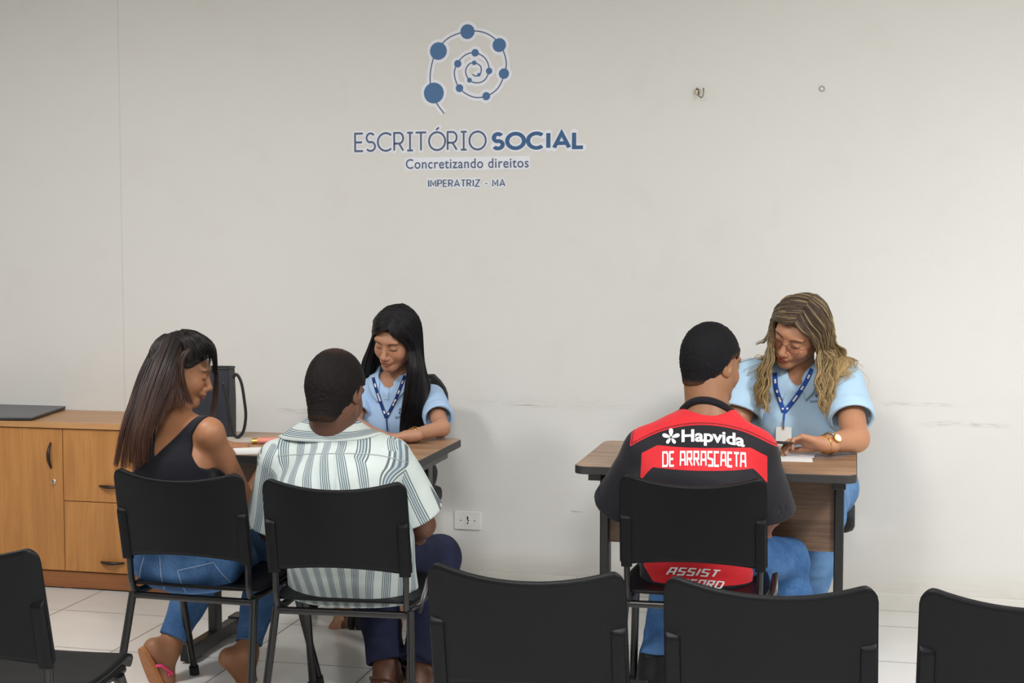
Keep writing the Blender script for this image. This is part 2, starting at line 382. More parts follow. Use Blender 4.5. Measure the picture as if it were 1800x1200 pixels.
# ------------------------------------------------------------------ lettering helpers (flat vinyl / print)
def arc(cx, cy, rx, ry, a0, a1, n=12):
    return [(cx + rx*math.cos(math.radians(a0+(a1-a0)*k/n)), cy + ry*math.sin(math.radians(a0+(a1-a0)*k/n))) for k in range(n+1)]
def ribbon(mb2, pts, w, sub=None):
    """flat stroke of width w along a 2-D polyline, mitred joins"""
    if sub:
        q = []
        for a, b in zip(pts[:-1], pts[1:]):
            k = max(1, int(math.hypot(b[0]-a[0], b[1]-a[1])/sub))
            q += [(a[0]+(b[0]-a[0])*i/k, a[1]+(b[1]-a[1])*i/k) for i in range(k)]
        pts = q + [pts[-1]]
    pts = [p for i, p in enumerate(pts) if i == 0 or math.hypot(p[0]-pts[i-1][0], p[1]-pts[i-1][1]) > 1e-6]
    m = len(pts); Lf = []; Rt = []
    closed = math.hypot(pts[0][0]-pts[-1][0], pts[0][1]-pts[-1][1]) < 1e-6
    for i in range(m):
        def dr(a, b):
            l = math.hypot(b[0]-a[0], b[1]-a[1]) or 1; return ((b[0]-a[0])/l, (b[1]-a[1])/l)
        if closed and i in (0, m-1): d0 = dr(pts[m-2], pts[m-1]); d1 = dr(pts[0], pts[1])
        else:
            d1 = dr(pts[i], pts[i+1]) if i < m-1 else dr(pts[i-1], pts[i]); d0 = dr(pts[i-1], pts[i]) if i > 0 else d1
        nx, ny = -(d0[1]+d1[1]), d0[0]+d1[0]; l = math.hypot(nx, ny) or 1; nx /= l; ny /= l
        c = max(.45, nx*-d1[1] + ny*d1[0]); k = w/2/c
        Lf.append((pts[i][0]+nx*k, pts[i][1]+ny*k)); Rt.append((pts[i][0]-nx*k, pts[i][1]-ny*k))
    v = [(x,y,0) for x,y in Lf+Rt]; mb2.add(v, [(i, i+1, m+i+1, m+i) for i in range(m-1)])
def disc(mb2, cx, cy, r, n=32):
    mb2.add([(cx+r*math.cos(2*PI*k/n), cy+r*math.sin(2*PI*k/n), 0) for k in range(n)], [tuple(range(n))])
GLY = {  # strokes on a unit cap height; (advance width, strokes)
 'E': (.56, [[(.5,1),(0,1),(0,0),(.5,0)], [(0,.5),(.44,.5)]]),
 'S': (.62, [arc(.30,.745,.26,.255,50,270)[:0] + arc(.29,.74,.25,.26,35,250,16) + arc(.29,.26,.28,.26,75,-145,16)]),
 'C': (.90, [arc(.5,.5,.5,.5,48,312,30)]),
 'R': (.66, [[(0,0),(0,1),(.3,1)] + arc(.30,.70,.26,.30,90,-90,12) + [(0,.4)], [(.30,.40),(.56,0)]]),
 'I': (.42, [[(.20,0),(.20,1)], [(.02,1),(.38,1)], [(.02,0),(.38,0)]]),
 'T': (.70, [[(0,1),(.66,1)], [(.33,1),(.33,0)]]),
 'O': (1.02, [arc(.5,.5,.5,.5,0,360,40)]),
 'A': (.95, [[(0,0),(.44,1),(.88,0)], [(.15,.30),(.73,.30)]]),
 'L': (.58, [[(0,1),(0,0),(.52,0)]]),
 '1': (.20, [[(.08,0),(.08,1)]]),
 'm': (.66, [[(0,0),(0,1),(.29,.25),(.58,1),(.58,0)]]), 'p': (.50, [[(0,0),(0,1),(.22,1)] + arc(.22,.73,.24,.27,90,-90,10) + [(0,.46)]]),
 'e': (.46, [[(.42,1),(0,1),(0,0),(.42,0)], [(0,.5),(.38,.5)]]), 'r': (.52, [[(0,0),(0,1),(.22,1)] + arc(.22,.73,.23,.27,90,-90,10) + [(0,.46)], [(.22,.46),(.46,0)]]),
 'a': (.62, [[(0,0),(.29,1),(.58,0)], [(.10,.28),(.48,.28)]]), 't': (.52, [[(0,1),(.50,1)], [(.25,1),(.25,0)]]), 'i': (.14, [[(.05,0),(.05,1)]]), 'z': (.54, [[(0,1),(.48,1),(0,0),(.50,0)]]), '-': (.30, [[(0,.42),(.26,.42)]]), ' ': (.26, []),
}
BLK = {  # angular block letters for shirts
 'D': (.70, [[(0,0),(0,1),(.45,1),(.55,.85),(.55,.15),(.45,0),(-.0,0)]]), 'E': (.62, [[(.48,1),(0,1),(0,0),(.48,0)],[(0,.5),(.40,.5)]]),
 'A': (.72, [[(0,0),(.06,1),(.52,1),(.58,0)],[(.03,.42),(.55,.42)]]), 'R': (.70, [[(0,0),(0,1),(.5,1),(.5,.5),(.05,.5)],[(.25,.5),(.55,0)]]),
 'S': (.66, [[(.52,1),(0,1),(0,.55),(.52,.45),(.52,0),(0,0)]]), 'C': (.64, [[(.50,1),(0,1),(0,0),(.50,0)]]),
 'T': (.66, [[(-.02,1),(.56,1)],[(.27,1),(.27,0)]]), 'I': (.24, [[(.06,0),(.06,1)]]), 'O': (.70, [[(0,0),(0,1),(.52,1),(.52,0),(0,0)]]),
 ' ': (.40, [])}
def strokes(text, font, w, space=.16, slant=0):
    """-> (MB, width) in units of cap height"""
    m = MB(); x = 0
    for ch in text:
        adv, st = font[ch] if ch in font else (.4, [])
        for k, s_ in enumerate(st):
            q = len(m.v); ribbon(m, [(x+a, b) for a, b in s_], w)
            m.v[q:] = [(a + slant*b, b, 0.00002*k) for a, b, _ in m.v[q:]]
        x += adv + space
    return m, x - space
def text_mesh(txt, bold=0, space=1.0):
    cu = bpy.data.curves.new('t', 'FONT'); cu.body = txt; cu.offset = bold; cu.space_character = space; cu.resolution_u = 6
    o = bpy.data.objects.new('t', cu); C.objects.link(o)
    dg = bpy.context.evaluated_depsgraph_get(); me = bpy.data.meshes.new_from_object(o.evaluated_get(dg))
    m = MB(); m.v = [tuple(v.co) for v in me.vertices]; m.f = [tuple(p.vertices) for p in me.polygons]
    bpy.data.objects.remove(o); bpy.data.curves.remove(cu); bpy.data.meshes.remove(me); return m
def fit(m, x0, x1, y0, y1, box=None):
    """scale the flat mesh so that its bounding box fills x0..x1, y0..y1"""
    if box is None:
        xs = [v[0] for v in m.v]; ys = [v[1] for v in m.v]; box = (min(xs), max(xs), min(ys), max(ys))
    a = (x1-x0)/(box[1]-box[0]); b = (y1-y0)/(box[3]-box[2])
    m.v = [(x0+(v[0]-box[0])*a, y0+(v[1]-box[2])*b, v[2]) for v in m.v]; return m, box
def bbox(m):
    xs = [v[0] for v in m.v]; ys = [v[1] for v in m.v]; return (min(xs), max(xs), min(ys), max(ys))
# ------------------------------------------------------------------ wall logo
lc = aY(823, 190, WY)
logo = thing('wall_logo', 'blue vinyl logo of a dotted spiral above the words ESCRITORIO SOCIAL on the wall', 'logo', (lc.x, WY, lc.z))
def wp(zx, zy):                                   # crop pixel -> plane of the wall, metres from the logo centre
    q = aY(600 + zx/3.636, 20 + zy/3.636, WY); return (q.x - lc.x, q.z - lc.z)
def onwall(m, dy): m.v = [(x, -dy - z, y) for x, y, z in m.v]; return m
def stagger(m, step=.00012, n=9):
    par = list(range(len(m.v)))
    def fd(i):
        while par[i] != i: par[i] = par[par[i]]; i = par[i]
        return i
    for f in m.f:
        for q in f[1:]: par[fd(f[0])] = fd(q)
    ids = {}
    for i in range(len(m.v)): ids.setdefault(fd(i), len(ids))
    m.v = [(x, y, z + step*(ids[fd(i)] % n)) for i, (x, y, z) in enumerate(m.v)]; return m
U = (wp(1000, 600)[0]-wp(600, 600)[0])/400         # metres per crop pixel
def cat(pts, n=10):
    out = []; m = len(pts)
    for i in range(m-1):
        p0, p1, p2, p3 = [np.array(pts[min(max(j,0),m-1)], float) for j in (i-1,i,i+1,i+2)]
        for k in range(n):
            t = k/n; out.append(tuple(.5*((2*p1)+(-p0+p2)*t+(2*p0-5*p1+4*p2-p3)*t*t+(-p0+3*p1-3*p2+p3)*t**3)))
    out.append(tuple(float(x) for x in pts[-1])); return out
DOTS = [(592,522,64),(621,254,54),(807,130,45),(1010,216,42),(1040,398,32),(927,542,25),(756,491,24),(745,335,23),(856,265,23),(945,381,20),(820,440,15),(850,329,14),(880,405,11)]
SP = [(657,652),(612,590),(585,530),(569,450),(572,380),(590,300),(630,225),(700,162),(807,128),(900,132),(975,170),(1030,240),(1055,330),(1040,410),(1000,492),(927,542),(840,546),(756,491),(723,400),(745,330),(795,278),(856,265),(920,300),(945,370),(920,435),(870,457),(820,440),(795,385),(815,340),(850,329),(890,350),(893,390),(875,412),(855,412),(838,402)]
m = MB(); c_ = [wp(*q) for q in cat(SP)]; ribbon(m, c_, 46*U)
for (a, b, r) in DOTS: disc(m, *wp(a, b), (r+20)*U)
m.v = [(x, y, .0001*(i % 7)) for i, (x, y, z) in enumerate(m.v)]
obj('halo', onwall(m, .0010), M['halo'], logo)
m = MB(); ribbon(m, c_, 7*U); obj('spiral_line', onwall(m, .0022), M['slate_vinyl'], logo)
for (a, b, r) in DOTS:
    m = MB(); disc(m, *wp(a, b), r*U); obj('spiral_dot', onwall(m, .0026), M['blue_vinyl'], logo)
def word(name, m, zb, mat_, tilt=0, halo=None, box=None, txt=None, sp=.13, extra=()):
    """zb = x0, x1, ytop, ybottom in crop pixels"""
    x0, y1 = wp(zb[0], zb[2]); x1, y0 = wp(zb[1], zb[3])
    h = wp(zb[1], zb[3]-tilt)[1] - wp(zb[0], zb[3])[1]
    def sh(mm, off):
        fit(mm, x0, x1, y0, y1, bx); stagger(mm, .00004)
        mm.v = [(x, y + h*0, z) for x, y, z in mm.v]; return onwall(mm, off)
    bx = box or bbox(m)
    o = obj(name, sh(m, .0024), mat_, logo)
    if halo and txt is None:
        e = halo*U; hm_ = MB(); pts = rrect(x0-e, x1+e, y0-e, y1+e, e*1.6, 8); hm_.add([(a_, b_, 0) for a_, b_ in pts], [tuple(range(len(pts)))])
        obj('lettering_halo', onwall(hm_, .0010), M['halo'], logo)
    elif halo:                                     # a pale outline that follows the strokes of every letter
        hm_ = MB(); sx_, sy_ = (x1-x0)/(bx[1]-bx[0]), (y1-y0)/(bx[3]-bx[2]); e = halo*U; xx = 0; k_ = 0
        segs = list(extra)
        for ch in txt:
            for s_ in GLY[ch][1]: segs.append([(xx+a_, b_) for a_, b_ in s_])
            xx += GLY[ch][0]+sp
        for s_ in segs:
            P_ = [(x0+(a_-bx[0])*sx_, y0+(b_-bx[2])*sy_) for a_, b_ in s_]
            q_ = len(hm_.v)
            for p_, r_ in zip(P_[:-1], P_[1:]):
                l = math.hypot(r_[0]-p_[0], r_[1]-p_[1])
                if l < 1e-7: continue
                nx, ny = -(r_[1]-p_[1])/l*e, (r_[0]-p_[0])/l*e; z = k_*6e-6; k_ += 1
                cap = []
                a0 = math.atan2(ny, nx)
                for w_ in range(9): aa = a0+PI*w_/8; cap.append((p_[0]+e*math.cos(aa), p_[1]+e*math.sin(aa), z))
                for w_ in range(9): aa = a0+PI+PI*w_/8; cap.append((r_[0]+e*math.cos(aa), r_[1]+e*math.sin(aa), z))
                hm_.add(cap, [tuple(range(18))])
        assert k_*6e-6 < .0013, k_
        obj('lettering_halo', onwall(hm_, .0008), M['halo'], logo)
def phrase(txt, w, space):
    m, wd = strokes(txt, GLY, w, space); return m
m = phrase('ESCRITORIO', .112, .13); bx = bbox(m)
adv = sum(GLY[ch][0]+.13 for ch in 'ESCRIT')           # acute accent over the first O
ribbon(m, [(adv+.44, 1.13), (adv+.62, 1.27)], .10)
word('lettering', m, (83, 930, 775, 888), M['slate_vinyl'], 1, 17, bx, 'ESCRITORIO', .13, [[(adv+.44, 1.13), (adv+.62, 1.27)]])
word('lettering', phrase('SOC1AL', .25, .22), (962, 1545, 758, 880), M['deep_vinyl'], 0, 24, None, 'SOC1AL', .22)
word('lettering', text_mesh('Concretizando direitos', .008, 1.08), (413, 1198, 944, 998), M['slate_vinyl'], 0, 10)
word('lettering', phrase('imperatriz - ma', .15, .17), (555, 1050, 1072, 1119), M['slate_vinyl'], 0, 13, None, 'imperatriz - ma', .17)
# ------------------------------------------------------------------ implicit-surface modelling kit for bodies and clothes
A_ = np.array
def V3(v): return np.array(v, dtype=np.float64)
def Pt(px, py, Y): return V3(aY(px, py, Y))
def nrm(v): v = V3(v); return v/np.linalg.norm(v)
def smin(a, b, k):
    if k <= 0: return np.minimum(a, b)
    h = np.maximum(k-np.abs(a-b), 0)/k; return np.minimum(a, b) - h*h*k*.25
def smax(a, b, k): return -smin(-a, -b, k)
def cone(a, b, ra, rb, k=.02, mode='u'):
    a, b = V3(a), V3(b); ab = b-a; l2 = max(1e-9, ab@ab); r = max(ra, rb)
    def fn(P):
        q = P-a; t = np.clip(q@ab/l2, 0, 1); return np.linalg.norm(q - t[..., None]*ab, axis=-1) - (ra + (rb-ra)*t)
    return (fn, np.minimum(a, b)-r, np.maximum(a, b)+r, k, mode)
def ell(c, r, R=None, k=.02, mode='u'):
    c = V3(c); r = V3(r); R = np.eye(3) if R is None else R; m = r.max()
    def fn(P):
        q = (P-c)@R; k0 = np.linalg.norm(q/r, axis=-1); k1 = np.linalg.norm(q/(r*r), axis=-1)+1e-9; return k0*(k0-1)/k1
    return (fn, c-m, c+m, k, mode)
def esec(c0, c1, a0, b0, a1, b1, rv, k=.03, mode='u'):
    """tube with elliptic sections: half-width a along rv, half-depth b across"""
    c0, c1 = V3(c0), V3(c1); ax = c1-c0; l2 = ax@ax; az = ax/np.sqrt(l2); rv = V3(rv); rv = nrm(rv - az*(rv@az)); fv = np.cross(az, rv); m = max(a0, a1, b0, b1)
    def fn(P):
        q = P-c0; t = np.clip(q@ax/l2, 0, 1); q = q - t[..., None]*ax
        a = a0+(a1-a0)*t; b = b0+(b1-b0)*t; x = q@rv; y = q@fv; z = q@az; m_ = np.minimum(a, b)
        k0 = np.sqrt((x/a)**2+(y/b)**2+(z/m_)**2); k1 = np.sqrt((x/a**2)**2+(y/b**2)**2+(z/m_**2)**2)+1e-9
        return k0*(k0-1)/k1
    return (fn, np.minimum(c0, c1)-m, np.maximum(c0, c1)+m, k, mode)
def vnoise(P, seed=0):
    """value noise, -1..1"""
    i = np.floor(P).astype(np.int64); f = P-i; f = f*f*(3-2*f)
    def h(x, y, z):
        n = (x*73856093) ^ (y*19349663) ^ (z*83492791) ^ (seed*2654435761 & 0xffffff)
        n = (n ^ (n >> 13))*1274126177 & 0x7fffffff; return (n % 10007)/5003.5-1
    r = 0
    for dx in (0, 1):
        for dy in (0, 1):
            for dz in (0, 1):
                w = (f[...,0] if dx else 1-f[...,0])*(f[...,1] if dy else 1-f[...,1])*(f[...,2] if dz else 1-f[...,2])
                r = r + w*h(i[...,0]+dx, i[...,1]+dy, i[...,2]+dz)
    return r
def fold(amp, sc, seed=0, ridged=True):
    sc = V3(sc)
    def fn(P):
        w = P + .02*np.stack([vnoise(P*9, seed+5), vnoise(P*9, seed+6), vnoise(P*9, seed+7)], -1)
        n = vnoise(w*sc, seed)
        if ridged: n = 1-2*np.abs(n)
        return -amp*(n*.7 + .3*vnoise(w*sc*2.3, seed+1))
    return fn
def evalp(P, prims):
    D = np.full(P.shape[:-1], 1.0)
    for fn, lo, hi, k, mode in prims:
        d = fn(P); D = smin(D, d, k) if mode == 'u' else smax(D, -d, k)
    return D
def volume(prims, h, box=None, post=(), disp=None):
    us = [p for p in prims if p[4] == 'u']
    lo = np.min([p[1] for p in us], 0)-.02; hi = np.max([p[2] for p in us], 0)+.02
    if box is not None: lo = np.maximum(lo, box[0]); hi = np.minimum(hi, box[1])
    n = np.maximum(3, np.ceil((hi-lo)/h).astype(int)+1); ax = [lo[i]+h*np.arange(n[i]) for i in range(3)]
    D = np.full(tuple(n), .2)
    for fn, l, u, k, mode in prims:
        mg = k+3*h; s = []
        for i in range(3):
            a = max(0, int((l[i]-mg-lo[i])/h)); b = min(n[i], int((u[i]+mg-lo[i])/h)+2); s.append(slice(a, max(a, b)))
        s = tuple(s)
        if any(q.stop <= q.start for q in s): continue
        P = np.stack(np.meshgrid(*[ax[i][s[i]] for i in range(3)], indexing='ij'), -1); d = fn(P)
        D[s] = smin(D[s], d, k) if mode == 'u' else smax(D[s], -d, k)
    if disp is not None or post:
        m = np.nonzero(np.abs(D) < .05); P = np.stack([ax[i][m[i]] for i in range(3)], -1); d = D[m]
        if disp is not None: d = d + disp(P)
        for fn in post: d = fn(P, d)
        D[m] = d
        inner = np.nonzero(D < -.045)
        if post and len(inner[0]):
            P = np.stack([ax[i][inner[i]] for i in range(3)], -1); d = D[inner]
            for fn in post: d = fn(P, d)
            D[inner] = d
    return nets(D, lo, h)
def nets(D, lo, h):
    n = D.shape; S = D < 0
    cnt = np.zeros(tuple(x-1 for x in n)); acc = np.zeros(cnt.shape+(3,))
    e = [slice(0, -1), slice(1, None)]
    for axis in range(3):
        o = [i for i in range(3) if i != axis]
        for a in (0, 1):
            for b in (0, 1):
                s0 = [None]*3; s1 = [None]*3; s0[axis] = e[0]; s1[axis] = e[1]; s0[o[0]] = s1[o[0]] = e[a]; s0[o[1]] = s1[o[1]] = e[b]
                d0 = D[tuple(s0)]; d1 = D[tuple(s1)]; x = (d0 < 0) != (d1 < 0)
                t = np.where(x, d0/np.where(x, d0-d1, 1), 0); cnt += x
                acc[..., axis] += t; acc[..., o[0]] += a*x; acc[..., o[1]] += b*x
    m = cnt > 0; idx = -np.ones(cnt.shape, int); idx[m] = np.arange(m.sum())
    ii = np.argwhere(m); Vv = (ii + acc[m]/cnt[m][:, None])*h + lo
    F = []
    for axis in range(3):
        o = [(axis+1) % 3, (axis+2) % 3]
        s0 = [slice(1, -1)]*3; s1 = [slice(1, -1)]*3; s0[axis] = slice(0, -1); s1[axis] = slice(1, None)
        a = S[tuple(s0)]; b = S[tuple(s1)]; x = a != b; c = np.argwhere(x); fl = a[x]
        off = np.ones(3, int); off[axis] = 0; c = c+off
        def g(u, v):
            q = c.copy(); q[:, o[0]] -= u; q[:, o[1]] -= v; return idx[q[:, 0], q[:, 1], q[:, 2]]
        q = np.stack([g(1, 1), g(0, 1), g(0, 0), g(1, 0)], -1); q[~fl] = q[~fl][:, ::-1]; F.append(q)
    return Vv, np.concatenate(F)
def join(meshes):
    V = []; F = []; n = 0
    for v, f in meshes: V.append(v); F.append(f+n); n += len(v)
    return np.concatenate(V), np.concatenate(F)
def drop(vf, boxes):                             # remove faces lying inside the finer boxes
    v, f = vf; c = v[f].mean(1); keep = np.ones(len(f), bool)
    for lo, hi, h in boxes: keep &= ~np.all((c > lo+h*1.5) & (c < hi-h*1.5), axis=1)
    f = f[keep]; used = np.unique(f); mp = -np.ones(len(v), int); mp[used] = np.arange(len(used)); return v[used], mp[f]
def wloc(o):
    r = Vector((0,0,0))
    while o is not None: r = r + o.location; o = o.parent
    return r
def npobj(name, vf, m, parent, col=None, attrs=None):
    v, f = vf; loc = V3(wloc(parent))
    v = v - loc
    me = bpy.data.meshes.new(name); me.vertices.add(len(v)); me.vertices.foreach_set('co', v.astype(np.float32).ravel())
    k = f.shape[1]; me.loops.add(f.size); me.loops.foreach_set('vertex_index', f.astype(np.int32).ravel())
    me.polygons.add(len(f)); me.polygons.foreach_set('loop_start', (np.arange(len(f))*k).astype(np.int32)); me.polygons.foreach_set('loop_total', np.full(len(f), k, np.int32))
    me.polygons.foreach_set('use_smooth', np.ones(len(f), bool)); me.update(calc_edges=True); me.validate()
    if col is not None:
        a = me.attributes.new('Col', 'FLOAT_COLOR', 'POINT'); c = np.ones((len(v), 4), np.float32); c[:, :3] = col; a.data.foreach_set('color', c.ravel())
    for nm, arr in (attrs or {}).items():
        a = me.attributes.new(nm, 'FLOAT', 'POINT'); a.data.foreach_set('value', np.asarray(arr, np.float32))
    me.materials.append(m); o = bpy.data.objects.new(name, me); C.objects.link(o); o.parent = parent
    return o
def mbobj(name, mb, m, parent, **k):             # world-space MB under a root that sits at its own location
    lx = wloc(parent)
    mb.v = [(x-lx[0], y-lx[1], z-lx[2]) for x, y, z in mb.v]; return obj(name, mb, m, parent, **k)
# ------------------------------------------------------------------ anatomy
def frame(f, up=(0,0,1)):
    f = nrm(f); u = V3(up); u = nrm(u - f*(u@f)); r = np.cross(f, u); return np.stack([r, f, u], 1)      # columns right, forward, up
def head_prims(c, R, s=1.0, fem=0):
    def T(p): return V3(c) + R@(V3(p)*s)
    def E(p, r, k, mode='u', rot=None): return ell(T(p), V3(r)*s, R if rot is None else R@rot, k*s, mode)
    def K(a, b, ra, rb, k): return cone(T(a), T(b), ra*s, rb*s, k*s)
    P = [E((0,-.014,.034), (.073,.094,.087), .01), E((0,.030,-.015), (.060,.062,.080), .03),
         K((.046,.006,-.050), (.014,.070,-.087), .024, .017, .03), K((-.046,.006,-.050), (-.014,.070,-.087), .024, .017, .03),
         E((0,.074,-.090), (.020,.018,.016), .02), E((.034,.060,-.028), (.026,.026,.026), .025), E((-.034,.060,-.028), (.026,.026,.026), .025),
         E((0,.078,.032), (.050,.016,.016), .02),
         E((.030,.098,.009), (.017,.013,.010), .012, 's'), E((-.030,.098,.009), (.017,.013,.010), .012, 's'),
         E((.030,.078,.008), (.0145,.0135,.0125), .006), E((-.030,.078,.008), (.0145,.0135,.0125), .006),
         K((0,.090,.012), (0,.110,-.024), .0075, .0105, .010), E((0,.112,-.029), (.010,.009,.009), .008),
         E((.011,.102,-.032), (.0085,.010,.0075), .006), E((-.011,.102,-.032), (.0085,.010,.0075), .006),
         E((0,.092,-.050), (.026,.014,.014), .015),
         E((.009,.1015,-.0525), (.013,.0075,.0050), .005), E((-.009,.1015,-.0525), (.013,.0075,.0050), .005), E((0,.0995,-.0625), (.016,.008,.0062), .005),
         E((0,.109,-.0578), (.022,.006,.0014), .003, 's')]
    for sx in (-1, 1):
        a = .35*sx; rot = np.array([[math.cos(a), math.sin(a), 0], [-math.sin(a), math.cos(a), 0], [0, 0, 1.]])
        P += [E((sx*.078,-.010,-.002), (.008,.019,.031), .008, 'u', rot), E((sx*.086,-.006,.002), (.006,.011,.019), .004, 's', rot), E((sx*.077,.0,-.024), (.006,.009,.010), .006)]
    return P
SK = {}
def paint_head(v, c, R, s, skin, lip, brow, lash=True, browc=(.03,.02,.015)):
    q = ((v - V3(c))@R)/s; col = np.tile(V3(skin), (len(v), 1)); x, y, z = np.abs(q[:, 0]), q[:, 1], q[:, 2]
    def sm(t, a, b): t = np.clip((t-a)/(b-a), 0, 1); return t*t*(3-2*t)
    def blend(m, cc):
        nonlocal col
        col = col*(1-m[:, None]) + V3(cc)*m[:, None]
    warm = np.exp(-((x-.036)**2+(z+.022)**2)/.0006)*(y > .04); blend(warm*.35, V3(skin)*V3((1.12,.86,.84)))
    m = (1-sm(((x)/.025)**2+((z+.0572)/.0115)**2, .75, 1.15))*(y > .085); blend(m*.85, lip)
    bz = .0285 + .006*np.cos((x-.034)/.02*1.4) - .004; m = (1-sm(np.abs(z-bz), .0022, .0050))*sm(x, .010, .016)*(1-sm(x, .048, .056))*(y > .04); blend(m*brow, browc)
    if lash:
        lz = .0005 - .004*np.cos((x-.030)/.016*1.3) + .001; m = (1-sm(np.abs(z-lz), .0012, .0036))*sm(x, .014, .019)*(1-sm(x, .043, .048))*(y > .06); blend(m*.85, (.02,.012,.01))
    m = (1-sm(np.hypot(x-.0055, z+.0385), .002, .005))*(y > .09); blend(m*.7, V3(skin)*.25)
    return col
def hand_prims(w, f, n, sgn, s=1.0, curl=(.5,.6,.4), spread=.06, thumb=(.55,.55,.45), tc=.4):
    """w wrist, f finger direction, n direction the palm faces, sgn=+1/-1 picks the thumb side"""
    w = V3(w); f = nrm(f); n = nrm(V3(n)-f*(V3(n)@f)); t = np.cross(n, f)*sgn; P = []
    kn = []
    for i, (a, ln) in enumerate(((.026,.086), (.009,.090), (-.009,.086), (-.025,.078))):
        b = w + (f*ln + t*a)*s; P.append(cone(w + (f*.012 + t*a*.45)*s, b, .0145*s, .0105*s, .012*s)); kn.append((b, a))
    P.append(cone(w - f*.03*s, w + f*.02*s, .021*s, .019*s, .015*s))
    P.append(ell(w + (f*.045+t*.020+n*.008)*s, (.020*s, .030*s, .014*s), np.stack([t, f, n], 1), .012*s))
    for (b, a), L, r in zip(kn, ((.042,.025,.020), (.046,.028,.021), (.042,.026,.020), (.033,.019,.018)), (.0088,.0090,.0085,.0075)):
        d = nrm(f + t*(a/.026)*spread); p = b; ang = 0; rr = r*s
        for j in range(3):
            ang += curl[j]*(1+.10*(kn[0][1]-a)/.05); dj = d*math.cos(ang)+n*math.sin(ang); q = p+dj*L[j]*s
            P.append(cone(p, q, rr, rr*.92, .004*s)); p = q; rr *= .92
    b = w + (f*.018+t*.024+n*.006)*s; d = nrm(f*thumb[0]+t*thumb[1]+n*thumb[2]); p = b
    for j, (L, r) in enumerate(((.042,.0135), (.032,.0105), (.026,.0090))):
        q = p + d*L*s; P.append(cone(p, q, r*s, r*s*.88, .006*s)); p = q; d = nrm(d*1.0 + f*tc*.6 - t*tc*.5)
    return P
def foot_prims(an, d, s=1.0, up=None, toes=True):
    """an ankle, d toe direction; sole faces away from up"""
    an = V3(an); d = nrm(d); up = V3((0,0,1)) if up is None else V3(up); up = nrm(up - d*(up@d)); r = np.cross(d, up)
    heel = an - up*.050*s - d*.030*s; P = [cone(an, heel, .034*s, .031*s, .03*s), cone(an, an+(d*.08-up*.045)*s, .034*s, .026*s, .03*s), cone(heel, an+(d*.12-up*.062)*s, .029*s, .021*s, .03*s),
        cone(an+(d*.09-up*.055+r*.012)*s, an+(d*.135-up*.064+r*.022)*s, .024*s, .017*s, .02*s), cone(an+(d*.08-up*.055-r*.012)*s, an+(d*.125-up*.066-r*.022)*s, .024*s, .014*s, .02*s)]
    for k, (o, L, rr) in enumerate(((.028,.050,.0115), (.010,.046,.0085), (-.004,.040,.008), (-.017,.034,.0075), (-.029,.026,.007))):
        P.append(cone(an+(d*.128-up*.068+r*o)*s, an+(d*(.128+L*.9)-up*.072+r*o*1.1)*s, rr*s, rr*.9*s, .006*s))
    return P
def body_prims(J, B, t=0.0):
    """J joints, B build; t inflates everything (clothes)"""
    rs = nrm(J['sR']-J['sL']); rh = nrm(J['hR']-J['hL']); pel = J['pel']; nk = J['nk']; ch = J['ch']
    ws = pel*.55 + ch*.45 + V3(J.get('wo', (0,0,0)))
    uc = ch*.35 + nk*.65; uc = uc - V3((0,0,.035))
    G = {}
    G['torso'] = [esec(pel, ws, B['hip']+t, B['hipd']+t, B['waist']+t, B['waistd']+t, rh, .05),
                  esec(ws, ch, B['waist']+t, B['waistd']+t, B['chest']+t, B['chestd']+t, rs, .06),
                  esec(ch, uc, B['chest']+t, B['chestd']+t, B['sh']+t, B['shd']+t, rs, .06),
                  cone(nk-V3((0,0,.03)), J['sL']-V3((0,0,.006)), .050+t, B['arm']*1.02+t, .05), cone(nk-V3((0,0,.03)), J['sR']-V3((0,0,.006)), .050+t, B['arm']*1.02+t, .05)]
    G['torso'] += [f(t) for f in B.get('extra', [])]
    for s in 'LR':
        G['arm'+s] = [cone(J['s'+s], J['e'+s], B['arm']+t, B['arm']*.80+t, .03), cone(J['e'+s], J['w'+s], B['arm']*.80+t, B['wr']+t, .02)]
        G['leg'+s] = [cone(J['h'+s], J['k'+s], B['thigh']+t, B['knee']+t, .04), cone(J['k'+s], J['a'+s], B['knee']+t, B['ank']+t, .02), cone(J['k'+s]*.70+J['a'+s]*.30+V3((0,-.012,0)), J['k'+s]*.45+J['a'+s]*.55, B['calf']+t, B['calf']*.7+t, .04)]
    G['seat'] = [ell(J['hL']+V3((0,-.02,.01)), (B['thigh']*1.25+t, B['thigh']*1.2+t, B['thigh']*1.05+t), None, .04), ell(J['hR']+V3((0,-.02,.01)), (B['thigh']*1.25+t, B['thigh']*1.2+t, B['thigh']*1.05+t), None, .04)]
    G['neck'] = [cone(nk-V3((0,0,.03)), J['hc'] + J['HR']@V3((0,-.022,-.045))*B['hs'], B['neck']*1.08, B['neck'], .03)]
    return G
def grad(P, prims, e=.003):
    g = np.zeros_like(P)
    for i in range(3):
        d = np.zeros(3); d[i] = e; g[:, i] = evalp(P+d, prims)-evalp(P-d, prims)
    return g/(np.linalg.norm(g, axis=1, keepdims=True)+1e-9)
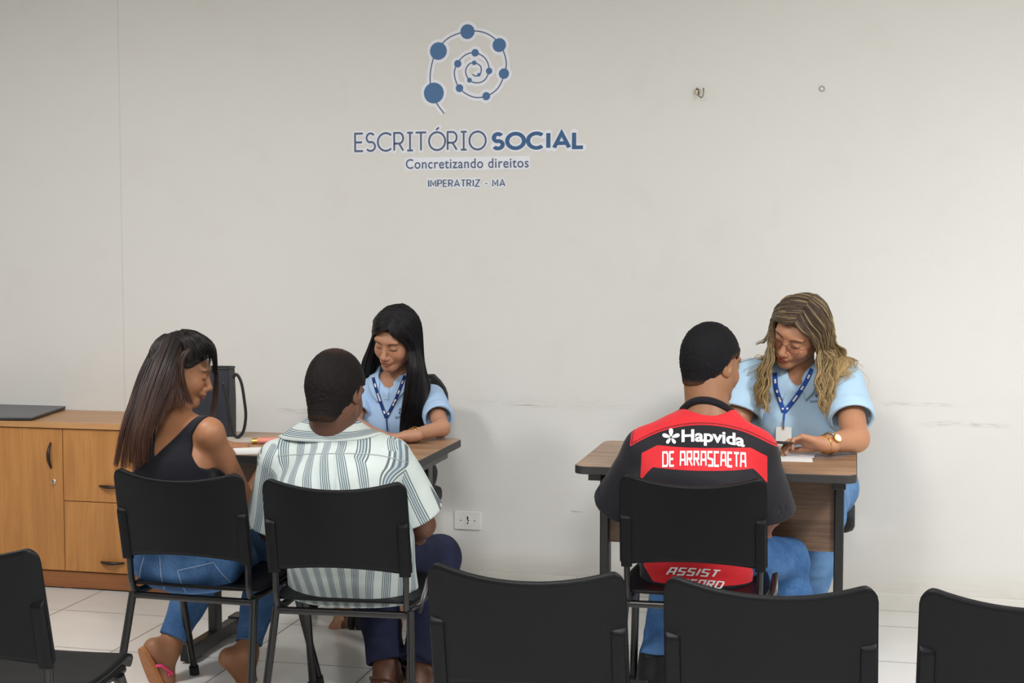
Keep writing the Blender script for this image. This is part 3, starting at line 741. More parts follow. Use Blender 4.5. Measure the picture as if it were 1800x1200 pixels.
def strands(guides, n, seed, prims=None, jit=.006, r=.0016, layers=.012, clump=6, taper=.35, wave=0, wl=.05, seg=18, push=.004, outdir=(0,-1,0), spread_end=1.0):
    """hair as tapered strands interpolated between ordered guide curves; returns verts, quads, t (0 root..1 tip), id"""
    rng = np.random.RandomState(seed); K = len(guides); T = np.linspace(0, 1, seg)
    GC = []
    for g in guides:
        c = A_(cat([tuple(p) for p in g], 12)); L = np.r_[0, np.cumsum(np.linalg.norm(np.diff(c, axis=0), axis=1))]; L /= L[-1]
        GC.append(np.stack([np.interp(T, L, c[:, i]) for i in range(3)], 1))
    GC = A_(GC); u = rng.rand(n)*(K-1); u.sort(); i0 = np.minimum(u.astype(int), K-2); fr = (u-i0)[:, None, None]
    cl = A_([GC[max(0, j-1)] for j in i0]), GC[i0], GC[i0+1], A_([GC[min(K-1, j+2)] for j in i0])
    p0, p1, p2, p3 = cl; P = .5*((2*p1)+(-p0+p2)*fr+(2*p0-5*p1+4*p2-p3)*fr**2+(-p0+3*p1-3*p2+p3)*fr**3)
    cid = (u*clump).astype(int); crng = np.random.RandomState(seed+1); coff = crng.randn(cid.max()+1, 3)*jit*1.2
    P = P + coff[cid][:, None, :]*T[None, :, None]*spread_end + (rng.randn(n, 1, 3)*jit)*(.5+.5*T[None, :, None])
    dep = rng.rand(n)*layers; P = P + V3(outdir)*dep[:, None, None]*np.sin(np.clip(T*1.3+.15, 0, 1)*PI*.5)[None, :, None]
    if wave:
        ph = crng.rand(cid.max()+1)*6.28; ph = ph[cid]; a = T[None, :]**1.3*wave
        L = np.linalg.norm(np.diff(P, axis=1), axis=2).sum(1)[:, None]*T[None, :]
        P[..., 0] += a*np.sin(L/wl*6.28+ph[:, None]); P[..., 1] += a*.6*np.cos(L/wl*6.28+ph[:, None])
    tl = 1-taper*rng.rand(n)**2
    # shorten some strands
    for j in range(n):
        if tl[j] < .98:
            q = T*tl[j]; P[j] = np.stack([np.interp(q, T, P[j, :, i]) for i in range(3)], 1)
    if prims is not None:
        F = P.reshape(-1, 3)
        for _ in range(3):
            d = evalp(F, prims); m = d < push
            if m.any(): F[m] += grad(F[m], prims)*(push-d[m])[:, None]
        P = F.reshape(P.shape)
    tan = np.gradient(P, axis=1); tan /= np.linalg.norm(tan, axis=2, keepdims=True)+1e-9
    a = np.cross(tan, V3((.3,.9,.1))); a /= np.linalg.norm(a, axis=2, keepdims=True)+1e-9; b = np.cross(tan, a)
    rr = (r*(.7+.6*rng.rand(n)))[:, None]*(1-.75*T[None, :]**2.5)
    ring = [P + a*rr[..., None]*math.cos(k*PI/2) + b*rr[..., None]*math.sin(k*PI/2) for k in range(4)]
    Vv = np.stack(ring, 2).reshape(-1, 3); F = []
    base = (np.arange(n)[:, None]*seg + np.arange(seg-1)[None, :])*4
    for k in range(4):
        l = (k+1) % 4; F.append(np.stack([base+k, base+l, base+4+l, base+4+k], -1).reshape(-1, 4))
    t = np.repeat(np.tile(T, (n, 1)).reshape(-1), 4); sid = np.repeat(np.arange(n), seg*4)
    return Vv, np.concatenate(F), t, sid, rng.rand(n)
def hair_zl(kind):
    if kind == 'short': return ([-.13,-.05,-.025,.0,.035,.055,.075,.095,.13], [-.112,-.104,-.070,.004,.024,.052,.066,.074,.08])
    if kind == 'fade': return ([-.13,-.05,-.025,.0,.040,.060,.080,.095,.13], [-.084,-.074,-.044,.006,.028,.048,.062,.070,.08])
    if kind == 'tuck': return ([-.13,-.036,-.026,.0,.022,.040,.060,.080,.095,.13], [-.085,-.080,.012,.026,.022,.034,.058,.074,.082,.09])
    return ([-.13,-.02,.0,.020,.045,.060,.080,.095,.13], [-.085,-.080,-.060,-.01,.040,.060,.074,.082,.09])
def edge_fade(v, c, R, s, kind, w=.02):
    q = ((v-V3(c))@R)/s; xs, zs_ = hair_zl(kind); b = q[:, 2]-np.interp(q[:, 1], xs, zs_) - .012*np.clip((np.abs(q[:, 0])-.045)/.02, 0, 1)*(q[:, 1] < .04)*(q[:, 1] > -.05)
    t = np.clip(1-b/w, 0, 1); return (t*t*(3-2*t))[:, None]
def hair_cap(c, R, s, t, kind, noise=.0015, nsc=160, h=.003, grow=(0,0,0)):
    def T(p): return V3(c) + R@(V3(p)*s)
    g = V3(grow)
    pr = [ell(T((0,-.014,.034)), (V3((.073,.094,.087))+t+g)*s, R, .02), ell(T((0,.020,.0)), (V3((.062,.066,.078))+t)*s, R, .03)]
    xs, zs_ = hair_zl(kind)
    if kind in ('short', 'fade'): pr.append(cone(T((0,-.045,-.015)), T((0,-.048,-.085)), (.046+t)*s, (.036+t)*s, .03) if kind == 'fade' else cone(T((0,-.040,-.01)), T((0,-.034,-.095)), (.053+t)*s, (.041+t)*s, .04))
    def cut(P, d):
        q = ((P-V3(c))@R)/s; b = np.interp(q[..., 1], xs, zs_) - q[..., 2] + .0025*vnoise(P*300, 8)
        if kind in ('short', 'fade'): b = b + .012*np.clip((np.abs(q[..., 0])-.045)/.02, 0, 1)*(q[..., 1] < .04)*(q[..., 1] > -.05)
        return smax(d, b*s, .006 if kind in ('long', 'tuck') else .016)
    return volume(pr, h, None, (cut,), lambda P: noise*vnoise(P*nsc, 3)+noise*.6*vnoise(P*nsc*2.1, 4))
# ------------------------------------------------------------------ materials of people
def skin_mat(name, rough=.48):
    n = NT(name, rough, 0, .4); a = n.attr('Col'); v = n.co()
    n.color(n.mix(n.math('MULTIPLY', n.noise(v, 60, 3), .12), a.outputs['Color'], (.25,.10,.06,1)))
    n.b.inputs['Subsurface Weight'].default_value = .08; n.b.inputs['Subsurface Radius'].default_value = (.012,.005,.003); n.b.inputs['Subsurface Scale'].default_value = .4
    n.bump(n.noise(v, 350, 2), .08, .0005); return n.m
SKIN = skin_mat('skin')
def hair_mat(name, rough=.36, spec=.4):
    n = NT(name, rough, 0, spec); n.color(n.attr('Col').outputs['Color']); return n.m
HAIR = hair_mat('hair', .42, .3); HAIRM = hair_mat('short_hair', .75, .15)
def cloth(name, c, var=.07, rough=.85, weave=.25, sc=14, ws=900):
    n = NT(name, rough, 0, .2); v = n.co(); cc = lin(c)
    n.color(n.mix(n.noise(v, sc, 4), tuple(x*(1-var) for x in cc[:3])+(1,), tuple(min(1, x*(1+var)) for x in cc[:3])+(1,)))
    n.bump(n.noise(v, ws, 2), weave, .0006); n.b.inputs['Sheen Weight'].default_value = .08; return n.m
POLO = cloth('light_blue_pique', (160,188,220)); POLO2 = cloth('light_blue_pique_bright', (172,202,226)); TANK = cloth('black_jersey_knit', (15,16,24), .1)
def denim(name, c1, c2):
    n = NT(name, .85, 0, .2); v = n.co()
    f = n.math('ADD', n.math('MULTIPLY', n.noise(v, 9, 4), .6), n.math('MULTIPLY', n.noise(n.vscale(v, (1,1,.25)), 500, 2), .4))
    n.color(n.mix(n.sstep(f, .35, .65), lin(c1), lin(c2))); n.bump(n.noise(v, 700, 2), .3, .0006); return n.m
DEN1 = denim('blue_denim', (48,80,122), (80,116,160)); DEN2 = denim('navy_denim', (22,25,44), (35,39,64)); DEN3 = denim('mid_blue_denim', (46,80,124), (78,116,164)); DENT = denim('light_blue_denim', (74,112,160), (110,150,196))
STITCH = simple('pale_stitching', (130,150,178), .8)
# ------------------------------------------------------------------ projecting prints and straps onto a surface
def tree(*obs):
    V = []; F = []
    for o in obs:
        me = o.data; off = wloc(o.parent); n = len(V)
        V += [v.co + off for v in me.vertices]; F += [tuple(i+n for i in q.vertices) for q in me.polygons]
    return BVHTree.FromPolygons(V, F)
def project(m2, tr, off=.002, miss=None):
    """2-D coordinates are measured photo pixels; every vertex lands on the surface it covers"""
    out = []; bad = set()
    for i, (x, y, z) in enumerate(m2.v):
        d = ray(x, y).normalized(); h = tr.ray_cast(CL, d)
        if h[0] is None: bad.add(i); out.append((0,0,0))
        else:
            out.append(tuple(h[0] - d*(off+z)))
    fs = [f for f in m2.f if not any(i in bad for i in f)]; used = sorted({i for f in fs for i in f}); mp = {u: k for k, u in enumerate(used)}
    m2.v = [out[i] for i in used]; m2.f = [tuple(mp[i] for i in f) for f in fs]; return m2
def densify(m, size):
    bm = bmesh.new(); vs = [bm.verts.new(v) for v in m.v]
    for f in m.f:
        try: bm.faces.new([vs[i] for i in f])
        except ValueError: pass
    bmesh.ops.triangulate(bm, faces=bm.faces)
    for _ in range(5):
        e = [e for e in bm.edges if e.calc_length() > size]
        if not e: break
        bmesh.ops.subdivide_edges(bm, edges=e, cuts=1); bmesh.ops.triangulate(bm, faces=[f for f in bm.faces if len(f.verts) > 3])
    bm.verts.ensure_lookup_table(); o = MB(); o.v = [tuple(v.co) for v in bm.verts]; o.f = [tuple(v.index for v in f.verts) for f in bm.faces]; bm.free(); return o
def pxfit(m, x0, x1, ytop, ybot, box=None):
    fit(m, x0, x1, 0, 1, box); m.v = [(x, ybot+(ytop-ybot)*y, z) for x, y, z in m.v]; return m
def strap(name, pts, w, tr, m, parent, off=.003, th=.0015):
    mb = MB(); ribbon(mb, cat(pts, 8), w); mb = densify(mb, 4); project(mb, tr, off)
    return mbobj(name, mb, m, parent, smooth='all', solid=th)
def person(label, base):
    return thing('person', label, 'person', tuple(base))
def collar(name, c, rad_in, rad_out, zin, zout, m, parent, prims, open_=28, facing=0, drop=.02, points=.035, th=.003, off=.004, attr=None, side=0, n=64):
    """folded collar: a fan around the neck, open at the front; facing = angle of the front direction"""
    mb = MB(); rows = 9; V = []
    for j in range(rows):
        for i in range(n+1):
            a = -180+open_+(360-2*open_)*i/n; w = abs(a)/180.0       # a=0 is the nape
            th_ = math.radians(facing+180+a); t = j/(rows-1)
            front = max(0, (abs(a)-105)/(75-open_+1e-6))
            sx_, cx_ = math.sin(math.radians(a)), math.cos(math.radians(a))
            ri = 1/math.sqrt((sx_/rad_in[0])**2+(cx_/rad_in[1])**2); ro = 1/math.sqrt((sx_/rad_out[0])**2+(cx_/rad_out[1])**2)
            r = ri+(ro-ri)*t; z = zin - front*drop + (zout-zin)*t - points*front*t + .012*math.sin(PI*min(1, t*2))*0
            V.append((c[0]+r*math.cos(th_), c[1]+r*math.sin(th_), c[2]+z))
    P = A_(V)
    for _ in range(3):
        d = evalp(P, prims); m_ = d < off
        if m_.any(): P[m_] += grad(P[m_], prims)*(off-d[m_])[:, None]
    F = A_([(j*(n+1)+i, j*(n+1)+i+1, (j+1)*(n+1)+i+1, (j+1)*(n+1)+i) for j in range(rows-1) for i in range(n)])
    t = np.repeat(np.arange(rows)/(rows-1), n+1)
    o = npobj(name, (P, F), m, parent, attrs={'s': t}); md = o.modifiers.new('s', 'SOLIDIFY'); md.thickness = th; md.offset = 0
    return o
# ------------------------------------------------------------------ the people
def lerp(a, b, t): return V3(a)*(1-t)+V3(b)*t
def plane_cut(p0, d, k=.002):
    p0, d = V3(p0), nrm(d)
    return lambda P, D: smax(D, (P-p0)@d, k)
def build_body(root, J, B, skin, lip, brow, hands, feet, browc=(.03,.02,.015), lash=True, tint=None):
    G = body_prims(J, B); R = J['HR']; c = J['hc']; s = B['hs']
    hp = head_prims(c, R, s); pr = G['torso']+G['seat']+G['armL']+G['armR']+G['legL']+G['legR']+G['neck']+hp
    boxes = [(V3(c)-.125*s, V3(c)+.14*s, .0027)]
    for h in hands:
        hh = hand_prims(**h); pr += hh; w = V3(h['w'])+nrm(h['f'])*.07; boxes.append((w-.12, w+.12, .003))
    for f in feet:
        ff = foot_prims(**f); pr += ff; w = V3(f['an'])+nrm(f['d'])*.06; boxes.append((w-.15, w+.15, .004))
    ms = [drop(volume(pr, .0065), boxes)] + [volume(pr, h, (lo, hi)) for lo, hi, h in boxes]
    v, f = join(ms); col = paint_head(v, c, R, s, skin, lip, brow, lash, browc)
    if tint is not None: col = tint(v, col)
    npobj('body', (v, f), SKIN, root, col); return pr, G
def polo(root, J, B, m, name='polo_shirt', sl=.62, t=.011, seed=1, amp=.004, low=None, loose=.010):
    G = body_prims(J, B, t); pr = list(G['torso']); ms = []; full = list(pr); nd = nrm(J['hc']-J['nk'])
    pr.append(cone(J['nk']-nd*.02, J['nk']+nd*.12, .058, .075, .01, 's')); pr.append(cone(J['nk']+V3((0,-.05,.03)), J['nk']+V3((-.006,-.115,-.055)), .042, .012, .01, 's'))
    cuts = [] if low is None else [plane_cut((0,0,low), (0,0,-1))]
    ms.append(volume(pr, .0048, None, tuple(cuts), fold(amp, (7,7,9), seed)))
    for s in 'LR':
        a, b = J['s'+s], lerp(J['s'+s], J['e'+s], sl); r0 = B['arm']+t; d = nrm(b-a); full.append(cone(a, b, r0, r0+loose, .035))
        q = [cone(a, b, r0+.001, r0+loose, .02), cone(b-d*.020, b+d*.010, r0+loose+.0022, r0+loose+.0022, .001), cone(b-d*.004, b+d*.09, r0+loose-.008, r0+loose-.008, .002, 's')]
        ms.append(volume(q, .0042, None, (plane_cut(b+d*.010, d, .002),), fold(.0026, (9,9,9), seed+3)))
    return npobj(name, join(ms), m, root), full
def jeans(root, J, B, m, t=.010, seed=3, hem=.93, top=None, name='jeans', amp=.005, tb=None):
    G = body_prims(J, B, t); pel = J['pel']; rh = nrm(J['hR']-J['hL']); tb = tb or .0
    pr = [esec(pel-V3((0,0,.02)), pel+V3((0,0,.055)), B['hip']+t*.6, B['hipd']+t*.6, B['hip']*.93+t*.5, B['hipd']*.95+t*.5, rh, .04)]+G['seat']
    cuts = []
    for s in 'LR':
        k, a = J['k'+s], J['a'+s]; b = lerp(k, a, hem)
        pr += G['leg'+s][:1]; pr.append(cone(k, b, B['knee']+t, B.get('hemr', B['ank']+.018), .03)); pr.append(G['leg'+s][2]); d = nrm(a-k)
        def cf(P, D, b=b, d=d):
            near = np.linalg.norm((P-b) - ((P-b)@d)[..., None]*d, axis=-1) < .12
            return np.where(near, smax(D, (P-b)@d, .003), D)
        cuts.append(cf)
        pr.append(cone(b-d*.008, b+d*.05, B.get('hemr', B['ank']+.018)-.010, B.get('hemr', B['ank']+.018)-.009, .002, 's'))
    top = top if top is not None else pel[2]+.10
    cuts.append(plane_cut((0,0,top), (0,0,1)))
    vf = volume(pr, .0055, None, tuple(cuts), fold(amp, (8,8,13), seed)); return npobj(name, vf, m, root)
def hair_col(t, sid, rnd, root, tip, hi=None, hi_p=0, pw=1.0, var=.35):
    r = V3(root); q = V3(tip); tt = (t**pw)[:, None]; c = r*(1-tt)+q*tt
    if hi is not None:
        m = (rnd[sid] < hi_p)[:, None]*(.35+.65*tt); c = c*(1-m)+V3(hi)*m
    return c*(1-var/2+var*np.random.RandomState(5).rand(rnd.size)[sid][:, None])
def g(*p): return [Pt(*q) for q in p]
# ---- 1. the woman in the black tank top
def woman_tank():
    root = person('person in a black tank top and blue jeans with long brown hair, seen from behind', (-2.05, 4.4, 0))
    J = dict(pel=Pt(331,985,4.29), nk=Pt(306,728,4.40), ch=Pt(302,830,4.34), hc=Pt(317,651,4.46), sR=Pt(368,758,4.31), sL=Pt(240,757,4.47),
             eR=Pt(433,885,4.50), wR=Pt(488,786,4.83), eL=Pt(262,850,4.72), wL=Pt(395,785,4.86), hL=Pt(288,1000,4.325), hR=Pt(374,1000,4.315),
             kL=Pt(372,972,4.74), aL=Pt(296,1138,4.56), kR=Pt(480,962,4.83), aR=Pt(432,1150,4.62))
    J['pel'][2] = .505; J['hL'][2] = J['hR'][2] = .487
    J['HR'] = frame((.91,.36,-.34), (-.05,-.05,1))
    B = dict(hip=.150, hipd=.105, waist=.118, waistd=.088, chest=.138, chestd=.092, sh=.125, shd=.072, arm=.041, wr=.023, thigh=.078, knee=.056, ank=.034, calf=.050, neck=.047, hs=.96, hemr=.047)
    sk = (.30,.135,.066)
    dL = nrm((.22,.30,-.92)); dR = nrm((.45,.35,-.80))
    pr, G = build_body(root, J, B, sk, (.30,.08,.06), .8,
        [dict(w=J['wR'], f=(.5,.85,-.1), n=(0,0,-1), sgn=1, s=.92), dict(w=J['wL'], f=(.8,.6,-.05), n=(0,0,-1), sgn=-1, s=.92)],
        [dict(an=J['aL'], d=dL, s=.98, up=(.50,.85,.15)), dict(an=J['aR'], d=dR, s=.98, up=(.75,.62,.3))])
    # tank top: torso shell cut by the open V back and the arm holes
    T = body_prims(J, B, .005); Y0 = 4.27
    def tab(rows):                                  # edge of the cloth as height -> x, from measured points
        q = sorted((aY(x, y, Y0).z, aY(x, y, Y0).x) for x, y in rows); return [a for a, b in q], [b for a, b in q]
    xo = tab([(372,700),(366,722),(350,742),(336,765),(338,798),(350,820),(368,834),(378,850),(385,900)]); xi = tab([(372,690),(345,722),(277,801)]); xl = tab([(205,690),(232,722),(277,801)]); lo_ = tab([(225,700),(236,722),(252,765),(250,800),(232,830),(205,850),(190,900)])
    za = aY(277, 801, Y0).z
    def cut(P, d):
        x, z = P[..., 0], P[..., 2]; d = smax(d, x-np.interp(z, *xo), .004); d = smax(d, np.interp(z, *lo_)-x, .004)
        v = np.minimum(np.minimum(z-za, (np.interp(z, *xi)-x)*.78), (x-np.interp(z, *xl))*.78)
        return smax(d, v, .003)
    tp = T['torso']+T['armR'][:1]+T['armL'][:1]
    tp.append(cone(J['nk'], J['hc'], .060, .08, .004, 's'))
    vf = volume(tp, .004, None, (cut, plane_cut((0,0,.56), (0,0,-1))), fold(.0018, (9,9,14), 11)); npobj('tank_top', vf, TANK, root)
    jn = jeans(root, J, B, DEN1, .010, 13, .90, .615)
    tr = tree(jn)
    # back pockets, centre seam and hem stitching
    for nm, pl in (('pocket', [(253,978),(246,1008),(250,1030)]), ('pocket', [(312,1002),(320,1028),(327,1040)]), ('pocket', [(312,1002),(345,995),(375,988)]), ('pocket', [(375,988),(390,1008),(406,1024)]), ('seam', [(281,978),(283,1010),(289,1036)])):
        mb = MB(); ribbon(mb, cat(pl, 6), 1.6); mb = project(densify(mb, 4), tr, .0012); mbobj(nm+'_stitching', mb, STITCH, jn, solid=.0012)
    # sandals
    for s, d, up in (('L', dL, (.50,.85,.15)), ('R', dR, (.75,.62,.3))):
        if s == 'R': continue
        an = J['a'+s]; up = V3(up); up = nrm(up-d*(up@d)); r = np.cross(d, up); 
        o = an - up*.089 - d*.055; mb = MB(); pts = []
        for k in range(28):
            a = 2*PI*k/28; y = math.cos(a); x = math.sin(a); w = .035 + .009*max(0, y); pts.append(o + d*(.125+.130*y) + r*w*sq(x, .8))
        nn = len(pts); mb.add([p+up*.009 for p in pts]+[p-up*.009 for p in pts], [tuple(range(nn)), tuple(range(2*nn-1, nn-1, -1))]+[(k, (k+1) % nn, nn+(k+1) % nn, nn+k) for k in range(nn)])
        sd = mbobj('sandal', mb, cloth('tan_sandal_sole', (168,112,70), .14, .7, .5, 60), root, bevel=.003)
        st = MB()
        for sx in (-1, 1): st.tube([o+d*.185+up*.012, o+d*.165+up*.034+r*sx*.014, o+d*.125+up*.050+r*sx*.033, o+d*.075+up*.022+r*sx*.040, o+d*.065+up*.004+r*sx*.038], .0048, 8)
        st.tube([o+d*.120+up*.030-r*.040, o+d*.122+up*.056-r*.02, o+d*.122+up*.062, o+d*.122+up*.056+r*.02, o+d*.120+up*.03+r*.04], .005, 8)
        mbobj('strap', st, simple('pink_strap', (236,60,120), .5), sd, smooth='all')
    # hair
    RT, TP = (.008,.0055,.006), (.060,.024,.014)
    hc = hair_cap(J['hc'], J['HR'], .96, .008, 'tuck', .0008, 120)
    npobj('hair_cap', hc, HAIR, root, np.tile(V3(RT)*1.2, (len(hc[0]), 1)))
    gd = [g((272,606,4.52),(250,650,4.48),(232,705,4.40),(216,760,4.34),(204,812,4.30)),
          g((284,597,4.46),(260,645,4.40),(240,705,4.32),(222,760,4.28),(212,822,4.27)),
          g((298,588,4.42),(276,640,4.34),(256,700,4.28),(239,765,4.23),(234,822,4.23)),
          g((312,583,4.40),(292,640,4.31),(272,700,4.26),(252,765,4.22),(248,818,4.22)),
          g((326,582,4.40),(302,640,4.30),(284,695,4.26),(262,755,4.22),(256,812,4.22)),
          g((338,586,4.41),(308,640,4.33),(296,685,4.29),(280,720,4.27),(266,765,4.24)),
          g((346,590,4.42),(315,632,4.35),(306,670,4.33),(303,700,4.31),(300,722,4.29)),
          g((354,595,4.43),(324,622,4.36),(316,655,4.34),(320,686,4.34),(326,712,4.33)),
          g((362,602,4.43),(340,612,4.37),(323,634,4.35),(325,668,4.35),(335,694,4.37),(344,709,4.40))]
    v, f, t, sid, rnd = strands(gd, 1500, 1, pr, .0035, .0019, .018, 9, .30, 0, .05, 22, .010)
    hr = npobj('long_hair', (v, f), HAIR, root, hair_col(t, sid, rnd, RT, TP, (.10,.045,.028), .12, 2.0))
    gd = [g((318,584,4.42),(340,592,4.40),(356,612,4.40),(362,632,4.40)), g((335,584,4.44),(356,592,4.42),(371,612,4.42),(376,636,4.44)), g((345,586,4.50),(364,596,4.50),(379,618,4.50),(382,640,4.52))]
    gd = [g((292,590,4.42),(318,594,4.37),(328,612,4.36),(331,632,4.35)), g((305,586,4.44),(335,590,4.38),(352,606,4.37),(356,626,4.38)), g((318,582,4.44),(345,587,4.41),(364,604,4.40),(368,624,4.42)), g((330,581,4.47),(352,588,4.46),(374,606,4.46),(378,634,4.47),(377,660,4.49))]
    v, f, t, sid, rnd = strands(gd, 700, 2, pr, .003, .0018, .006, 8, .25, 0, .05, 14, .004)
    npobj('front_hair', (v, f), HAIR, root, hair_col(t, sid, rnd, RT, RT))
    # the lock at the front of the far cheek falls to the chest
    gd = [g((374,625,4.56),(379,660,4.60),(377,700,4.60),(370,730,4.58)), g((376,630,4.60),(381,665,4.63),(380,705,4.62),(374,735,4.60))]
    v, f, t, sid, rnd = strands(gd, 90, 4, pr, .003, .0016, .004, 6, .3, 0, .05, 14, .004)
    npobj('face_lock', (v, f), HAIR, root, hair_col(t, sid, rnd, RT, TP))
    m = MB().tube([tuple(Pt(322,742,4.2)-0*Pt(0,0,1)) for _ in range(2)], .001, 4) if False else None
    return root
woman_tank()
# ---- 2. the man in the striped shirt
def stripe_mat():
    n = NT('striped_cotton', .85, 0, .2); s = n.attr('s').outputs['Fac']; v = n.co()
    a = n.math('FRACT', n.math('ADD', n.math('DIVIDE', s, .050), 50)); grp = n.sstep(n.math('ABSOLUTE', n.math('SUBTRACT', a, .5)), .25, .27, 1, 0)
    b = n.math('FRACT', n.math('MULTIPLY', a, 9.0)); ln = n.sstep(n.math('ABSOLUTE', n.math('SUBTRACT', b, .5)), .20, .30, 1, 0)
    mid = n.sstep(n.math('ABSOLUTE', n.math('SUBTRACT', a, .5)), .07, .09, 1, 0)
    w = n.mix(n.noise(v, 12, 3), lin((170,180,178)), lin((190,198,196)))
    c = n.mix(n.math('MULTIPLY', grp, n.math('MULTIPLY', ln, .9)), w, lin((70,82,88)))
    c = n.mix(n.math('MULTIPLY', mid, .38), c, lin((110,130,150)))
    n.color(c); n.bump(n.noise(v, 700, 2), .25, .0006); return n.m
STRIPE = stripe_mat()
def man():
    root = person('person in a white and grey striped short-sleeved shirt with short dark hair, seen from behind', (-1.5, 4.4, 0))
    J = dict(pel=Pt(615,985,4.31), nk=Pt(585,768,4.42), ch=Pt(592,870,4.32), hc=Pt(590,690,4.38), sR=Pt(686,806,4.38), sL=Pt(492,808,4.38),
             eR=Pt(742,922,4.46), wR=Pt(712,962,4.72), eL=Pt(478,930,4.48), wL=Pt(580,960,4.74), hL=Pt(560,1005,4.40), hR=Pt(660,1005,4.40),
             kL=Pt(655,978,4.78), aL=Pt(680,1178,4.62), kR=Pt(772,980,4.76), aR=Pt(738,1182,4.60))
    J['pel'][2] = .51; J['hL'][2] = J['hR'][2] = .50
    J['HR'] = frame((.16,.90,-.36), (0,0,1))
    B = dict(hip=.155, hipd=.110, waist=.150, waistd=.105, chest=.170, chestd=.115, sh=.150, shd=.088, arm=.050, wr=.028, thigh=.080, knee=.058, ank=.040, calf=.054, neck=.066, hs=1.05, hemr=.062)
    sk = (.105,.045,.026)
    dn = nrm((.05,.995,0))
    pr, G = build_body(root, J, B, sk, (.10,.04,.035), .6,
        [dict(w=J['wR'], f=(-.5,.8,-.2), n=(0,0,-1), sgn=1), dict(w=J['wL'], f=(.5,.8,-.2), n=(0,0,-1), sgn=-1)],
        [dict(an=J['aL'], d=nrm((.10,.97,-.2))), dict(an=J['aR'], d=nrm((.15,.96,-.2)))])
    # shirt
    rs = nrm(J['sR']-J['sL']); t = .020; T = body_prims(J, B, t); low = .392
    tp = list(T['torso']) + [esec(J['pel']-V3((-.015,.01,.11)), J['pel']+V3((.01,0,.05)), .205, .140, .195, .135, rs, .05),
          ell(J['kR']*.42+J['pel']*.58+V3((.0,0,-.01)), (.09,.10,.07), None, .06)]
    tp.append(cone(J['nk'], J['hc'], .062, .085, .006, 's'))
    pts = {}
    for s in 'LR':
        d = nrm(J['e'+s]-J['s'+s])
    shv = volume(tp, .005, None, (plane_cut((0,0,low), (0,0,-1)),), fold(.0060, (7,7,6), 21))
    c0 = J['ch']
    v = shv[0]; tz = (v[:, 2]-J['pel'][2])/(J['nk'][2]-J['pel'][2]); ax_ = J['pel'][None]*(1-tz[:, None])+J['nk'][None]*tz[:, None]; rv_ = v-ax_; yb = -rv_@np.cross((0,0,1), rs); kk_ = np.clip((tz-.50)/.3, 0, 1); yb = yb*(1-kk_)+np.maximum(yb, .15)*kk_; ang = .175*np.arctan2(rv_@rs, yb)
    sc_ = ang + .012*vnoise(v*7, 9)
    sh = npobj('shirt', shv, STRIPE, root, attrs={'s': sc_+.002})
    allp = list(tp)
    for s, sgn in (('R', 1), ('L', -1)):
        a = J['s'+s]-V3((0,0,.004)); e = J['e'+s]; d = nrm(e-a); b = a + d*(np.linalg.norm(e-a)-.035); r0 = B['arm']+.020
        pr2 = [cone(a, b+d*.02, r0, r0+.018, .02), cone(b-d*.03, b+d*.09, r0+.004, r0+.006, .004, 's')]
        allp.append(pr2[0])
        vf = volume(pr2, .0045, None, (plane_cut(b, d, .003), plane_cut(a+V3((-sgn*.035,0,0)), V3((-sgn,0,.0)), .003)), fold(.0045, (8,8,6), 23))
        q = vf[0]-a; side = np.cross(d, nrm((0,-1,0))); side = nrm(side); x = q@side
        npobj('sleeve', vf, STRIPE, sh, attrs={'s': x*.9+.008*vnoise(vf[0]*8, 4)+.01})
    # yoke seam and box pleat
    tr = tree(sh); 
    mb = MB(); ribbon(mb, cat([(452,806),(500,800),(580,797),(660,799),(716,812)], 8), 1.5); mb = project(densify(mb, 4), tr, .001); mbobj('yoke_seam', mb, simple('grey_thread', (140,150,150), .8), sh, solid=.001)
    for pl in ([(562,800),(560,830),(561,868)], [(588,800),(590,830),(588,868)]):
        mb = MB(); ribbon(mb, cat(pl, 8), 2.2); mb = project(densify(mb, 4), tr, .001); mbobj('pleat', mb, simple('pleat_cloth', (170,182,182), .85), sh, solid=.0015)
    # broad collar lying on the shoulders
    col = collar('collar', J['nk']+V3((0,-.012,.008)), (.066,.066), (.175,.098), .062, -.010, STRIPE, sh, allp, 34, 90, .03, .03, .0035, .004)
    me = col.data; a = me.attributes['s']; n_ = len(me.vertices); arr = np.zeros(n_, np.float32); a.data.foreach_get('value', arr); a.data.foreach_set('value', arr*.085+.013)
    jn = jeans(root, J, B, DEN2, .012, 25, .93, .56)
    # short hair, thinning at the crown
    hcp = hair_cap(J['hc'], J['HR'], 1.05, .009, 'short', .0016, 230)
    q = ((hcp[0]-V3(J['hc']))@J['HR'])/1.05; base = np.tile(V3((.0065,.005,.0048)), (len(q), 1))
    cr = np.exp(-((q[:, 0]+.0)**2+(q[:, 1]+.040)**2+(q[:, 2]-.118)**2)/(2*.026**2)); m = np.clip(cr*.9*(.7+.5*vnoise(hcp[0]*300, 2)), 0, .75)[:, None]
    ef = edge_fade(hcp[0], J['hc'], J['HR'], 1.05, 'short')*.6; npobj('hair', hcp, HAIRM, root, (base*(1-m)+V3((.10,.048,.030))*m)*(1-ef)+V3(sk)*.55*ef)
    # shoes with straps
    br = cloth('brown_leather', (84,50,34), .15, .55, .2, 50)
